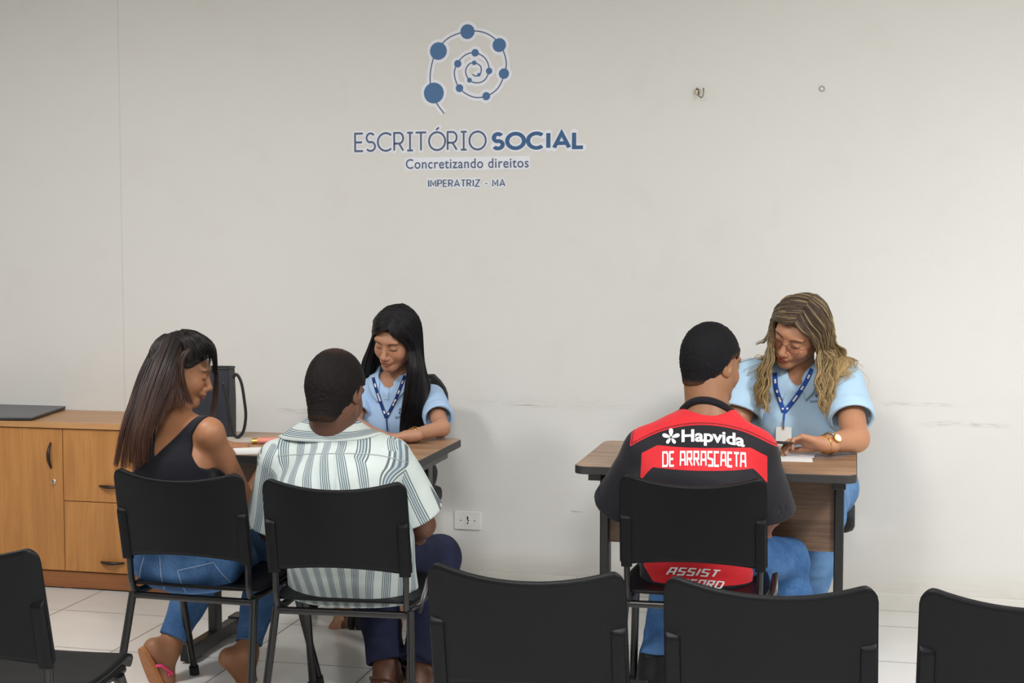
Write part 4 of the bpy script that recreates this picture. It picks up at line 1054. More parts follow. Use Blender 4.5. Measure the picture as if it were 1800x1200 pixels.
    for s in 'LR':
        an = J['a'+s]; d = nrm((.12,.97,-.1)); mb = MB(); r = np.cross(d, (0,0,1)); o = V3((an[0], an[1], 0)) - d*.06; z0 = max(.006, an[2]-.098)
        pts = [o + d*(.130+.140*math.cos(2*PI*k/28)) + r*(.040+.008*max(0, math.cos(2*PI*k/28)))*sq(math.sin(2*PI*k/28), .8) for k in range(28)]; nn = 28
        up = V3((0,0,1)); mb.add([p+up*(z0+.012-.0*k) for k, p in enumerate(pts)]+[p+up*(z0-.006 if z0 > .01 else 0) for p in pts], [tuple(range(nn)), tuple(range(2*nn-1, nn-1, -1))]+[(k, (k+1) % nn, nn+(k+1) % nn, nn+k) for k in range(nn)])
        sd = mbobj('sandal', mb, M['rubber'], root, bevel=.003)
        st = MB()
        for (f0, h) in ((.035, .062), (.10, .070), (.17, .052)):
            st.tube([o+d*f0+r*.043*math.cos(a)+up*(z0+.008+h*math.sin(a)*1.0) for a in [PI*k/12 for k in range(13)]], .010, 6, flat=.3)
        st.tube([o+d*.035-r*.042+up*(z0+.03), o-d*.012-r*.02+up*(z0+.05), o-d*.016+up*(z0+.052), o-d*.012+r*.02+up*(z0+.05), o+d*.035+r*.042+up*(z0+.03)], .011, 6, flat=.3)
        mbobj('strap', st, br, sd, smooth='all')
    return root
man()
# ---- 3. the person in the red and black football jersey
def jersey_mat():
    n = NT('jersey_knit', .7, 0, .25); r = n.attr('red').outputs['Fac']; l = n.attr('ln').outputs['Fac']; v = n.co()
    red = n.mix(n.noise(v, 9, 4), lin((186,28,38)), lin((214,42,50))); blk = n.mix(n.noise(v, 9, 3), lin((14,13,20)), lin((24,22,30)))
    c = n.mix(n.sstep(r, -.0006, .0006), blk, red); c = n.mix(n.math('MULTIPLY', n.sstep(l, -.0004, .0004), .8), c, lin((96,10,20)))
    n.color(c); n.bump(n.noise(v, 900, 2), .2, .0005); n.b.inputs['Sheen Weight'].default_value = .1; return n.m
JERSEY = jersey_mat(); WHITEP = simple('white_print', (226,224,226), .55, var=.03); BLACKK = cloth('black_rib_knit', (20,19,24))
def boy():
    root = person('person in a red and black football jersey and jeans, seen from behind', (-.45, 4.7, 0))
    J = dict(pel=Pt(1225,985,4.66), nk=Pt(1246,722,4.68), ch=Pt(1226,850,4.62), hc=Pt(1250,642,4.72), sR=Pt(1328,792,4.66), sL=Pt(1136,790,4.66),
             eR=Pt(1352,905,4.74), wR=Pt(1330,948,4.94), eL=Pt(1086,890,4.78), wL=Pt(1165,945,4.94), hL=Pt(1180,1005,4.70), hR=Pt(1275,1005,4.70),
             kL=Pt(1195,990,4.98), aL=Pt(1150,1160,4.84), kR=Pt(1385,982,4.96), aR=Pt(1402,1180,5.02))
    J['pel'][2] = .51; J['hL'][2] = J['hR'][2] = .495
    J['kR'][1] = 4.945
    J['HR'] = frame((.60,.77,-.20), (0,0,1))
    B = dict(hip=.150, hipd=.105, waist=.140, waistd=.100, chest=.165, chestd=.112, sh=.150, shd=.085, arm=.046, wr=.026, thigh=.078, knee=.056, ank=.038, calf=.052, neck=.066, hs=1.0, hemr=.052)
    sk = (.25,.115,.056)
    pr, G = build_body(root, J, B, sk, (.26,.09,.07), .9,
        [dict(w=J['wR'], f=(-.6,.7,-.3), n=(0,0,-1), sgn=1), dict(w=J['wL'], f=(.6,.7,-.3), n=(0,0,-1), sgn=-1)],
        [dict(an=J['aL'], d=nrm((.0,.98,-.15))), dict(an=J['aR'], d=nrm((.1,.98,0)))])
    t = .016; T = body_prims(J, B, t); rs = nrm(J['sR']-J['sL'])
    tp = list(T['torso']) + [esec(J['pel']-V3((0,.01,.10)), J['pel']+V3((0,0,.05)), .178, .128, .172, .125, rs, .05)]
    cuts = [plane_cut((0,0,.40), (0,0,-1))]
    for s in 'LR':
        a, e = J['s'+s], J['e'+s]; d = nrm(e-a); b = a+d*(np.linalg.norm(e-a)-.01); r0 = B['arm']+.018
        tp.append(cone(a, b, r0, r0+.022, .04))
        def cf(P, D, b=b, d=d):
            near = np.linalg.norm((P-b) - ((P-b)@d)[..., None]*d, axis=-1) < .10
            return np.where(near & ((P-b)@d > -.03), smax(D, (P-b)@d, .003), D)
        cuts.append(cf)
    for s in 'LR':
        a, e = J['s'+s], J['e'+s]; d = nrm(e-a); b = a+d*(np.linalg.norm(e-a)-.01); tp.append(cone(b-d*.03, b+d*.03, B['arm']+.034, B['arm']+.036, .003, 's'))
    tq = list(tp); tp.append(cone(J['nk']+V3((0,0,.015)), J['hc'], .080, .11, .004, 's'))
    vf = volume(tp, .0048, None, tuple(cuts), fold(.0040, (7,7,7), 31))
    v = vf[0]
    # bands of the jersey, measured across the back: x from the spine, z height
    cxp = aY(1236, 780, 4.52); k = 4.52/.995/FPX          # metres per photo pixel at the back
    X = 1236 + (v[:, 0]-cxp.x)/k*.972; Y = 780 - (v[:, 2]-cxp.z)/k; Xr = X + (Y-780)*.0
    dx = np.abs(Xr-1234)
    sl = .0
    def band(top, bot, edge, r=9):
        a = np.minimum(Y-top, bot-Y); return np.minimum(a, edge - dx)
    t1 = 719 + .0030*np.maximum(dx-40, 0)**2; b1 = 751 + .00260*dx**2
    r1 = np.minimum(np.minimum(Y-t1, b1-Y), 131-dx - np.maximum(0, (790-Y))*0)
    t2 = 789 + .0*dx + np.maximum(dx-80, 0)*.55; b2 = 825 + .0*dx + np.maximum(dx-84, 0)**1.25*.55
    r2 = np.minimum(np.minimum(Y-t2, b2-Y), 108-dx)
    r3 = np.minimum(np.minimum(Y-985, 1034-Y), 104-dx-np.maximum(0, Y-1010)*.8)
    r4 = np.minimum(Y-1041, 88-dx)
    red = np.maximum.reduce([r1, r2, r3, r4])*k
    # only on the torso, not on the sleeves or the front
    fr = (J['ch'][1]+.06 - v[:, 1]); red = np.minimum(red, fr)
    ln = (1.3-np.minimum.reduce([np.abs(r1+np.where(True, 0, 0)-3.2), np.abs(Y-t1+5)+np.where(dx > 40, 0, 9)]))*k
    ln = np.minimum(np.minimum(ln, fr), (np.maximum(r1, r2)+7)*k)
    jo = npobj('jersey', vf, JERSEY, root, attrs={'red': red, 'ln': ln}); tr = tree(jo)
    # round ribbed collar
    nd = nrm(J['hc']-J['nk']+V3((0,0,.08))); Rn = frame(np.cross(nd, rs), nd); m = MB(); ring = []
    for kk in range(40):
        a = 2*PI*kk/40; ring.append(J['nk']+V3((-.002,-.008,.004)) + rs*math.cos(a)*.104 + V3((0,1,0))*math.sin(a)*.078 + V3((0,0,1))*(.020 - .040*math.sin(a)))
    ring = A_(ring)
    for _ in range(4): ring -= grad(ring, tq+G['neck'])*(evalp(ring, tq+G['neck'])-.000)[:, None]
    for _ in range(6): ring = (np.roll(ring, 1, 0)+ring*2+np.roll(ring, -1, 0))/4
    ring = [tuple(p) for p in ring]
    m.tube([(x, y-.003, z-.013) for x, y, z in ring], .0085, 10, closed=True, flat=1.5); mbobj('collar', m, BLACKK, jo, smooth='all')
    # the printing on the back
    def arched(m, x0, x1, yt, yb, arch, tilt=0, tgt=tr, name='print', mt=WHITEP, dens=3):
        pxfit(m, x0, x1, yt, yb); c = (x0+x1)/2; h = (x1-x0)/2
        m.v = [(x, y + arch*((x-c)/h)**2 + tilt*(x-c)/h, i % 3*1e-5) for i, (x, y, z) in enumerate(m.v)]
        m = densify(m, dens); project(m, tgt, .0022); mbobj(name, m, mt, jo)
    m = text_mesh('Hapvida', .028, .98); arched(m, 1198, 1309, 755.5, 784, 4, 4.5, name='lettering')
    # five-petal flower mark
    m = MB(); fx, fy = 1179.5, 768.5
    for kk, (L, w) in enumerate(((16,6.6),(16,6.2),(13,5.2),(13,5.2),(16,6.2))):
        a = math.radians(90+72*kk); pts = []
        for q in range(20):
            b = 2*PI*q/20; u = 1.5+(L-1.5)*(.5-.5*math.cos(b)); wv = w/2*math.sin(b)*(.55+.65*(.5-.5*math.cos(b)))*1.25
            pts.append((fx+u*math.cos(a)-wv*math.sin(a), fy-u*math.sin(a)-wv*math.cos(a), 1e-5*kk))
        m.add(pts, [tuple(range(20))])
    m = densify(m, 3); project(m, tr, .0022); mbobj('flower_mark', m, WHITEP, jo)
    m, _ = strokes('DE ARRASCAETA', BLK, .17, .10); arched(m, 1164, 1312, 792, 820, 2, 1.0, name='lettering')
    m, _ = strokes('ASSIST', BLK, .20, .16, .35); arched(m, 1170, 1267, 998, 1012, 1, 2.5, name='lettering')
    m, _ = strokes('RECORD', BLK | {'D': BLK['D']}, .20, .16, .35); arched(m, 1178, 1274, 1018, 1032, 1, 2.5, name='lettering')
    jeans(root, J, B, DEN3, .011, 35, .98, .56)
    hcp = hair_cap(J['hc'], J['HR'], 1.0, .011, 'fade', .0016, 200, grow=(0,0,.006))
    q = ((hcp[0]-V3(J['hc']))@J['HR']); lowf = edge_fade(hcp[0], J['hc'], J['HR'], 1.0, 'fade', .024)*.75
    npobj('hair', hcp, HAIRM, root, V3((.006,.0055,.007))*(1-lowf)+V3(sk)*.45*lowf)
    for s in 'LR':
        an = J['a'+s]; d = nrm((.05,.99,0)); r = np.cross(d, (0,0,1)); up = V3((0,0,1))
        sp = [cone(an+up*.03, an-d*.02-up*.05, .050, .052, .02), cone(an-d*.03-up*.055, an+d*.14-up*.068, .040, .036, .03), cone(an-up*.02, an+d*.13-up*.055, .040, .030, .03)]
        zf = an[2]-.098
        sv = volume(sp, .005, None, (plane_cut((0,0,an[2]+.03), up, .004), plane_cut((0,0,max(zf, .012)), -up, .004)))
        so_ = npobj('shoe', sv, cloth('black_shoe_leather', (20,19,20), .1, .5, .2), root)
        mb = MB(); o = an - d*.075; pts = [V3((o[0],o[1],max(.0,zf-.014))) + d*(.125+.128*math.cos(2*PI*kk/24)) + r*(.040+.006*max(0, math.cos(2*PI*kk/24)))*sq(math.sin(2*PI*kk/24), .8) for kk in range(24)]
        mb.add([p+up*.020 for p in pts]+pts, [tuple(range(24)), tuple(range(47, 23, -1))]+[(kk, (kk+1) % 24, 24+(kk+1) % 24, 24+kk) for kk in range(24)]); mbobj('sole', mb, M['rubber'], so_, bevel=.002)
    return root
boy()
# ---- helpers for the two office workers
def emblem(cx, cy, w, tr, parent, mat_):
    """the small spiral badge printed on the polo shirts; cx, cy, w in photo pixels"""
    m = MB(); k = w/560.0
    pts = [(cx+(x-800)*k, cy+(y-370)*k) for x, y in cat(SP, 4)]; ribbon(m, pts, .8)
    for (a, b, r) in DOTS[:9]: disc(m, cx+(a-800)*k, cy+(b-370)*k, max(r*k*1.1, .6), 10)
    m.v = [(x, y, i % 5*1e-5) for i, (x, y, z) in enumerate(m.v)]
    project(m, tr, .0022); mbobj('spiral_mark', m, mat_, parent)
    m = text_mesh('ESCRITORIO SOCIAL', .02, 1.05); pxfit(m, cx-w*.95, cx+w*.95, cy+w*.72, cy+w*.72+4.2); m = densify(m, 3); project(m, tr, .0022); mbobj('lettering', m, mat_, parent)
def lanyard(root, tr, lines, stem, w, mt, tilts):
    root_part = None
    for pts in lines:
        o = strap('lanyard', pts, w, tr, mt, root_part or root, .004, .0012)
        if root_part is None: root_part = o; 
        pp = cat(pts, 8); n = len(pp)
        for a, b in ((.18,.30),(.40,.52),(.62,.76),(.84,.93)):
            mb = MB(); ribbon(mb, pp[int(a*n):max(int(b*n), int(a*n)+2)], w*.42); mb = densify(mb, 3); project(mb, tr, .0062)
            mbobj('print', mb, WHITEP, root_part)
    o = strap('clip_cord', stem, max(2.2, w*.35), tr, mt, root_part, .005, .0015)
    return root_part
NAVY = cloth('navy_lanyard', (22,48,108), .1, .6, .1); ROYAL = cloth('royal_blue_lanyard', (34,76,162), .1, .6, .1)
def office_chair(label, x, y, rz=0):
    t = thing('office_chair', label, 'chair', (x, y, 0), rz, 'office chairs of the two workers')
    fab = cloth('black_chair_fabric', (24,24,27), .1, .85, .3)
    obj('seat', slab(MB(), rrect(-.225,.225,-.22,.22,.08), .435, .495), fab, t, bevel=.018, smooth=True)
    def bp(i, j):
        u = -1+2*i; z = .60+.34*j; w = .19+.03*math.sin(PI*j*.8); ex = 1-.25*max(0, (j-.75)/.25)**2
        return (u*w*ex, -.235-.05*(j)+.035*u*u, z)
    b = obj('backrest', MB().grid(bp, 20, 14), fab, t, smooth='all', solid=.035)
    m = MB().tube([(0,-.05,.43),(0,-.20,.42),(0,-.27,.47),(0,-.29,.60),(0,-.29,.72)], .016, 8, flat=.5); obj('back_support', m, M['metal'], t, smooth=True)
    obj('gas_column', MB().lathe([(.045,.10),(.045,.13),(.026,.14),(.026,.30),(.016,.30),(.016,.43),(.06,.432),(.06,.436)], (0,0,0), 16), M['metal'], t, smooth=True)
    bs = MB()
    for k in range(5):
        a = 2*PI*k/5+.3; ca, sa = math.cos(a), math.sin(a)
        bs.tube([(ca*.03,sa*.03,.115),(ca*.15,sa*.15,.105),(ca*.27,sa*.27,.075)], lambda q: .022-.009*q, 8)
    base = obj('star_base', bs, M['plastic'], t, smooth=True)
    for k in range(5):
        a = 2*PI*k/5+.3; ca, sa = math.cos(a), math.sin(a); c = Vector((ca*.27, sa*.27, .027)); w = MB()
        for s in (-1, 1):
            ax = Vector((-sa, ca, 0)); w.tube([c+ax*s*.008, c+ax*s*.024], .027, 16)
        w.tube([c+Vector((0,0,.015)), c+Vector((0,0,.055))], .008, 8)
        obj('caster', w, M['rubber'], base, smooth=True)
    return t
def office():
    # ---- 4. young worker at the left desk
    oc = office_chair('black office chair behind the left desk under the young worker with long black hair', Pt(672,800,5.66)[0], 5.60, PI)
    root = person('person with long black hair, light blue polo and navy lanyard at the left desk', (Pt(700,800,5.6)[0], 5.6, 0))
    J = dict(pel=Pt(692,900,5.58), nk=Pt(692,666,5.44), ch=Pt(698,745,5.50), hc=Pt(696,594,5.36), sL=Pt(760,697,5.45), sR=Pt(630,692,5.45),
             eL=Pt(776,762,5.25), wL=Pt(722,770,5.10), eR=Pt(622,765,5.32), wR=Pt(662,772,5.10), hL=Pt(725,900,5.56), hR=Pt(660,900,5.56),
             kL=Pt(712,885,5.20), aL=Pt(700,1060,5.40), kR=Pt(655,885,5.22), aR=Pt(606,1066,5.42))
    J['pel'][2] = .575; J['hL'][2] = J['hR'][2] = .565
    for q in ('kL', 'kR'): J[q][2] = .54
    for q in ('eL', 'eR', 'wL', 'wR'): J[q][2] = .802
    J['wL'][2] = J['wR'][2] = .790
    J['HR'] = frame((-.20,-.86,-.44), (.16,0,1))
    B = dict(hip=.145, hipd=.10, waist=.118, waistd=.088, chest=.135, chestd=.092, sh=.122, shd=.072, arm=.037, wr=.021, thigh=.072, knee=.050, ank=.032, calf=.046, neck=.043, hs=.97, hemr=.05)
    B['extra'] = [lambda t: ell(J['ch']+V3((-.045,-.062,.035)), (.052+t,.050+t,.050+t), None, .05), lambda t: ell(J['ch']+V3((.045,-.062,.035)), (.052+t,.050+t,.050+t), None, .05)]
    sk = (.42,.215,.130)
    pr, G = build_body(root, J, B, sk, (.36,.10,.09), .75,
        [dict(w=J['wL'], f=(-.93,-.20,-.06), n=(0,-.1,-1), sgn=1, s=.92, curl=(.25,.35,.25)), dict(w=J['wR'], f=(.75,-.45,-.05), n=(0,0,-1), sgn=-1, s=.92)],
        [dict(an=J['aR'], d=nrm((-.05,-.97,-.22)), s=.95), dict(an=J['aL'], d=nrm((0,-.97,-.22)), s=.95)])
    sh, sp = polo(root, J, B, POLO, sl=.66, t=.010, seed=41, amp=.0045, loose=.009, low=.56)
    cl = collar('collar', J['nk']+V3((0,.004,.004)), (.056,.056), (.088,.086), .044, -.006, POLO, sh, sp, 22, -95, .062, .022, .005, .006); tr = tree(sh); trl = tree(sh, cl)
    mb = MB(); ribbon(mb, [(681,672),(679,702)], 7); mb = densify(mb, 3); project(mb, tr, .002); mbobj('placket', mb, POLO, sh, solid=.0015)
    jeans(root, J, B, cloth('black_trousers', (20,20,24)), .010, 43, .88, .66, name='trousers')
    emblem(707, 722, 13, tr, sh, simple('dark_print', (60,74,100), .7))
    lanyard(root, trl, [[(654,652),(657,668),(665,695),(679,734)], [(712,660),(704,680),(694,705),(679,734)]], [(679,733),(681,757)], 5.5, NAVY, 0)
    # pendant necklace and bracelets
    nk = MB(); Rp = J['nk']; q = [Pt(668,652,5.40), Pt(672,660,5.47), Pt(680,667,5.455), Pt(687,668,5.45), Pt(696,663,5.46), Pt(704,652,5.48)]
    P = A_(cat([tuple(x) for x in q], 6)); 
    for _ in range(4):
        d = evalp(P, pr); P -= grad(P, pr)*(d-.0015)[:, None]
    nk.tube([tuple(x) for x in P], .0008, 5); nl = mbobj('necklace', nk, M['gold'], root, smooth='all')
    mid = P[len(P)//2]; pm = MB().tube([tuple(mid+V3((0,-.004,-.002))), tuple(mid+V3((0,-.004,-.010)))], .005, 4); mbobj('pendant', pm, simple('pearl_pendant', (236,220,206), .3), nl)
    br = MB(); a, b = J['eL'], J['wL']; ax = nrm(b-a)
    for tt, rr in ((.84, .029), (.93, .027)):
        c = lerp(a, b, tt); u = nrm(np.cross(ax, (0,0,1))); w = np.cross(ax, u); br.tube([tuple(c+u*math.cos(k*PI/12)*rr+w*math.sin(k*PI/12)*rr) for k in range(24)], .0016, 6, closed=True)
    mbobj('bracelet', br, M['gold'], root, smooth='all')
    # hair, parted just left of the crown
    c, R = J['hc'], J['HR']; s = .97
    def H(x, y, z): return V3(c)+R@(V3((x,y,z))*s)
    BK = (.0045,.004,.005)
    hc = hair_cap(c, R, s, .010, 'long', .0004, 90); npobj('hair_cap', hc, HAIR, root, np.tile(V3(BK), (len(hc[0]), 1)))
    right = [[H(-.014,.078,.092), H(.020,.090,.078), H(.052,.072,.052), H(.074,.045,.015), H(.080,.02,-.03), Pt(652,636,5.39), Pt(648,662,5.45)],
             [H(-.014,.060,.108), H(.030,.074,.096), H(.068,.048,.060), H(.086,.020,.010), Pt(650,614,5.39), Pt(644,636,5.43), Pt(640,660,5.49)],
             [H(-.014,.020,.128), H(.040,.030,.118), H(.080,.010,.070), H(.092,-.010,.010), Pt(650,611,5.42), Pt(640,634,5.47), Pt(636,652,5.53)],
             [H(-.010,-.040,.130), H(.040,-.045,.112), H(.078,-.040,.060), H(.088,-.050,.0), Pt(655,626,5.49), Pt(645,660,5.55), Pt(645,720,5.59)],
             [H(-.005,-.090,.100), H(.030,-.105,.060), H(.060,-.100,.0), Pt(670,636,5.55), Pt(665,690,5.61), Pt(662,740,5.61)]]
    left = [[H(-.014,.078,.092), H(-.040,.092,.072), H(-.062,.070,.040), H(-.076,.045,-.01), Pt(720,636,5.31), Pt(713,690,5.31), Pt(706,735,5.33), Pt(704,764,5.33)],
            [H(-.014,.060,.108), H(-.050,.078,.088), H(-.078,.050,.045), H(-.088,.030,-.02), Pt(730,646,5.31), Pt(724,700,5.31), Pt(718,740,5.33), Pt(716,768,5.33)],
            [H(-.014,.030,.124), H(-.058,.045,.106), H(-.090,.020,.050), H(-.098,.005,-.02), Pt(741,646,5.34), Pt(739,700,5.33), Pt(731,740,5.34), Pt(728,768,5.35)],
            [H(-.012,-.010,.132), H(-.060,-.010,.112), H(-.092,-.020,.055), Pt(742,626,5.41), Pt(749,670,5.37), Pt(751,710,5.35), Pt(744,745,5.35), Pt(740,766,5.36)],
            [H(-.010,-.050,.128), H(-.050,-.060,.105), H(-.085,-.055,.045), Pt(744,636,5.49), Pt(754,680,5.43), Pt(757,715,5.39), Pt(750,745,5.37), Pt(748,760,5.37)],
            [H(-.005,-.090,.100), H(-.030,-.105,.060), H(-.060,-.100,.0), Pt(735,636,5.55), Pt(752,690,5.59), Pt(755,740,5.61)]]
    for gd, n_, sd in ((right, 900, 51), (left, 1500, 52)):
        v, f, t, sid, rnd = strands(gd, n_, sd, pr+sp, .0022, .0018, .010, 10, .18, 0, .05, 24, .004, (0,-1,.1), .8)
        npobj('hair', (v, f), HAIR, root, hair_col(t, sid, rnd, BK, (.006,.005,.006), None, 0, 1, .5))
    # open sandal
    # ---- 5. fair-haired worker at the right desk
    office_chair('black office chair behind the right desk under the worker with glasses', Pt(1396,900,5.66)[0], 5.64, PI)
    root = person('person with wavy blonde hair, glasses and light blue polo at the right desk', (Pt(1415,900,5.6)[0], 5.6, 0))
    J = dict(pel=Pt(1402,920,5.63), nk=Pt(1404,658,5.48), ch=Pt(1408,745,5.55), hc=Pt(1404,581,5.37), sL=Pt(1484,668,5.42), sR=Pt(1322,662,5.44),
             eL=Pt(1504,773,5.22), wL=Pt(1450,780,5.10), eR=Pt(1290,775,5.34), wR=Pt(1325,790,5.18), hL=Pt(1448,920,5.58), hR=Pt(1370,920,5.60),
             kL=Pt(1446,900,5.22), aL=Pt(1405,1110,5.46), kR=Pt(1385,900,5.24), aR=Pt(1370,1110,5.46))
    J['pel'][2] = .585; J['hL'][2] = J['hR'][2] = .575; J['kL'][2] = J['kR'][2] = .54
    for q in ('eL', 'eR'): J[q][2] = .812
    J['wL'][2] = .805; J['wR'][2] = .795
    J['HR'] = frame((-.42,-.78,-.46), (.42,0,1))
    B = dict(hip=.185, hipd=.135, waist=.168, waistd=.130, chest=.170, chestd=.120, sh=.140, shd=.085, arm=.056, wr=.029, thigh=.092, knee=.064, ank=.042, calf=.060, neck=.052, hs=1.07, hemr=.065)
    B['extra'] = [lambda t: ell(J['ch']+V3((-.070,-.070,.020)), (.075+t,.075+t,.070+t), None, .06), lambda t: ell(J['ch']+V3((.070,-.070,.020)), (.075+t,.075+t,.070+t), None, .06)]
    sk = (.44,.215,.120)
    pr, G = build_body(root, J, B, sk, (.36,.06,.05), .8,
        [dict(w=J['wL'], f=(-.97,.05,.20), n=(.25,-.35,-.65), sgn=1, s=.98, curl=(.55,.75,.45), thumb=(.80,.25,.25), tc=.1), dict(w=J['wR'], f=(.5,-.7,-.05), n=(0,0,-1), sgn=-1, s=.95)], [])
    sh, sp = polo(root, J, B, POLO2, sl=.64, t=.012, seed=61, amp=.0055, loose=.010, low=.56)
    cl = collar('collar', J['nk']+V3((0,.004,.006)), (.064,.064), (.100,.098), .046, -.004, POLO2, sh, sp, 24, -98, .066, .022, .005, .006); tr = tree(sh); trl = tree(sh, cl)
    mb = MB(); ribbon(mb, [(1384,668),(1380,712)], 8); mb = densify(mb, 3); project(mb, tr, .002); mbobj('placket', mb, POLO2, sh, solid=.0015)
    jeans(root, J, B, DENT, .010, 63, .95, .68)
    emblem(1442, 690, 19, tr, sh, simple('grey_print', (84,104,128), .7))
    ly = lanyard(root, trl, [[(1362,655),(1364,680),(1370,700),(1378,724)], [(1428,648),(1416,672),(1399,698),(1379,724)]], [(1379,722),(1377,748)], 8, ROYAL, 0)
    bc = Pt(1377,770,5.30); 
    # hanging badge, just clear of the shirt front
    h = tr.ray_cast(CL, ray(1377,765).normalized()); by = h[0].y-.012 if h[0] else 5.3
    a = Pt(1364,750,by); b = Pt(1391,792,by); m = MB(); slab(m, [(x+(a[0]+b[0])/2, y+(a[2]+b[2])/2) for x, y in rrect(-(b[0]-a[0])/2, (b[0]-a[0])/2, -(a[2]-b[2])/2, (a[2]-b[2])/2, .004)], 0, .0018); m.v = [(x, by+z, y) for x, y, z in m.v]
    bd = mbobj('badge', m, M['white_plastic'], ly)
    m = MB(); p0 = Pt(1377,740,by-.004); p1 = Pt(1377,754,by-.004); m.tube([tuple(p0), tuple(p1)], .0035, 8); mbobj('badge_clip', m, M['chrome'], ly, smooth=True)
    # watch and bracelet on the wrist
    a, b = J['eL'], J['wL']; ax = nrm(b-a); u = nrm(np.cross(ax, (0,0,1))); w = np.cross(u, ax); 
    def band(tt, rr, th, mat_, nm, flat=.35, par=None):
        c = lerp(a, b, tt); m = MB().tube([tuple(c+u*math.cos(k*PI/16)*rr+w*math.sin(k*PI/16)*rr) for k in range(32)], th, 8, closed=True); return mbobj(nm, m, mat_, par or root, smooth='all')
    band(1.02, .0320, .0024, M['gold'], 'bracelet', 1.0)
    wt = band(.84, .0375, .0036, M['chrome'], 'wrist_watch'); c = lerp(a, b, .84); fd = nrm(-u*.0 + V3((0,-.93,.35)) - ax*(ax@V3((0,-.93,.35)))); e1 = ax; e2 = np.cross(fd, e1)
    m = MB(); n_ = 24; o = c+fd*.036
    m.add([tuple(o+e1*.0165*math.cos(2*PI*k/n_)+e2*.0165*math.sin(2*PI*k/n_)) for k in range(n_)]+[tuple(o+fd*.008+e1*.0165*math.cos(2*PI*k/n_)+e2*.0165*math.sin(2*PI*k/n_)) for k in range(n_)], [tuple(range(n_-1, -1, -1)), tuple(range(n_, 2*n_))]+[(k, (k+1) % n_, n_+(k+1) % n_, n_+k) for k in range(n_)])
    mbobj('watch_case', m, M['gold'], wt, bevel=.001)
    m = MB(); o = o+fd*.0085; m.add([tuple(o+e1*.0135*math.cos(2*PI*k/n_)+e2*.0135*math.sin(2*PI*k/n_)) for k in range(n_)]+[tuple(o+fd*.0006+e1*.0135*math.cos(2*PI*k/n_)+e2*.0135*math.sin(2*PI*k/n_)) for k in range(n_)], [tuple(range(n_-1, -1, -1)), tuple(range(n_, 2*n_))]+[(k, (k+1) % n_, n_+(k+1) % n_, n_+k) for k in range(n_)])
    mbobj('watch_face', m, simple('pale_watch_face', (240,232,206), .2), wt)
    # glasses
    c, R = J['hc'], J['HR']; s = 1.04
    def H(x, y, z): return V3(c)+R@(V3((x,y,z))*s)
    gm = MB(); RG = simple('thin_glasses_frame', (120,70,66), .3, .6)
    for sx in (-1, 1):
        gm.tube([tuple(H(sx*(.033+.023*sq(math.cos(2*PI*k/24), .8)), .108-.10*abs(.0+.023*math.cos(2*PI*k/24)+.010)**1.0*.35, .004+.017*sq(math.sin(2*PI*k/24), .8))) for k in range(24)], .0009, 6, closed=True)
        gm.tube([tuple(H(sx*.056, .101, .010)), tuple(H(sx*.072, .085, .012)), tuple(H(sx*.080, .02, .010)), tuple(H(sx*.080, -.01, .004))], .0012, 6)
    gm.tube([tuple(H(-.011,.110,.008)), tuple(H(0,.114,.011)), tuple(H(.011,.110,.008))], .0012, 6)
    gl = mbobj('glasses', gm, RG, root, smooth='all')
    glass = bpy.data.materials.new('clear_lens'); glass.use_nodes = True; bb = glass.node_tree.nodes['Principled BSDF']; bb.inputs['Transmission Weight'].default_value = 1; bb.inputs['Roughness'].default_value = .02; bb.inputs['IOR'].default_value = 1.12; bb.inputs['Base Color'].default_value = (.98,.96,.96,1)
    for sx in (-1, 1):
        m = MB(); m.add([tuple(H(sx*(.033+.0225*sq(math.cos(2*PI*k/24), .8)), .1055, .004+.0165*sq(math.sin(2*PI*k/24), .8))) for k in range(24)]+[tuple(H(sx*(.033+.0225*sq(math.cos(2*PI*k/24), .8)), .1067, .004+.0165*sq(math.sin(2*PI*k/24), .8))) for k in range(24)], [tuple(range(23, -1, -1)), tuple(range(24, 48))]+[(k, (k+1) % 24, 24+(k+1) % 24, 24+k) for k in range(24)]); mbobj('lens', m, glass, gl)
    er = MB().tube([tuple(H(-.083,.002,-.026)), tuple(H(-.084,.003,-.036))], .0028, 8); mbobj('earring', er, M['chrome'], root, smooth='all')
    # hair
    RT, TP, HI = (.060,.038,.028), (.40,.27,.115), (.50,.37,.19)
    hc = hair_cap(c, R, s, .012, 'long', .0015, 60); npobj('hair_cap', hc, HAIR, root, np.tile(V3(RT), (len(hc[0]), 1)))
    right = [[H(-.012,.078,.092), H(.020,.092,.078), H(.056,.064,.062), H(.078,.040,.020), Pt(1358,612,5.31), Pt(1352,650,5.29), Pt(1346,690,5.29), Pt(1342,716,5.29)],
             [H(-.012,.062,.108), H(.030,.078,.096), H(.068,.056,.060), H(.084,.035,.005), Pt(1354,620,5.33), Pt(1345,660,5.31), Pt(1338,695,5.31), Pt(1350,722,5.31)],
             [H(-.012,.030,.126), H(.040,.044,.116), H(.080,.024,.070), H(.092,.005,.0), Pt(1356,620,5.37), Pt(1340,655,5.36), Pt(1332,690,5.35), Pt(1336,712,5.35)],
             [H(-.010,-.030,.132), H(.040,-.030,.118), H(.082,-.030,.060), H(.092,-.040,-.02), Pt(1352,630,5.47), Pt(1330,655,5.51), Pt(1326,690,5.51)],
             [H(-.005,-.090,.100), H(.030,-.105,.060), H(.060,-.100,.0), Pt(1375,640,5.57), Pt(1365,690,5.63)]]
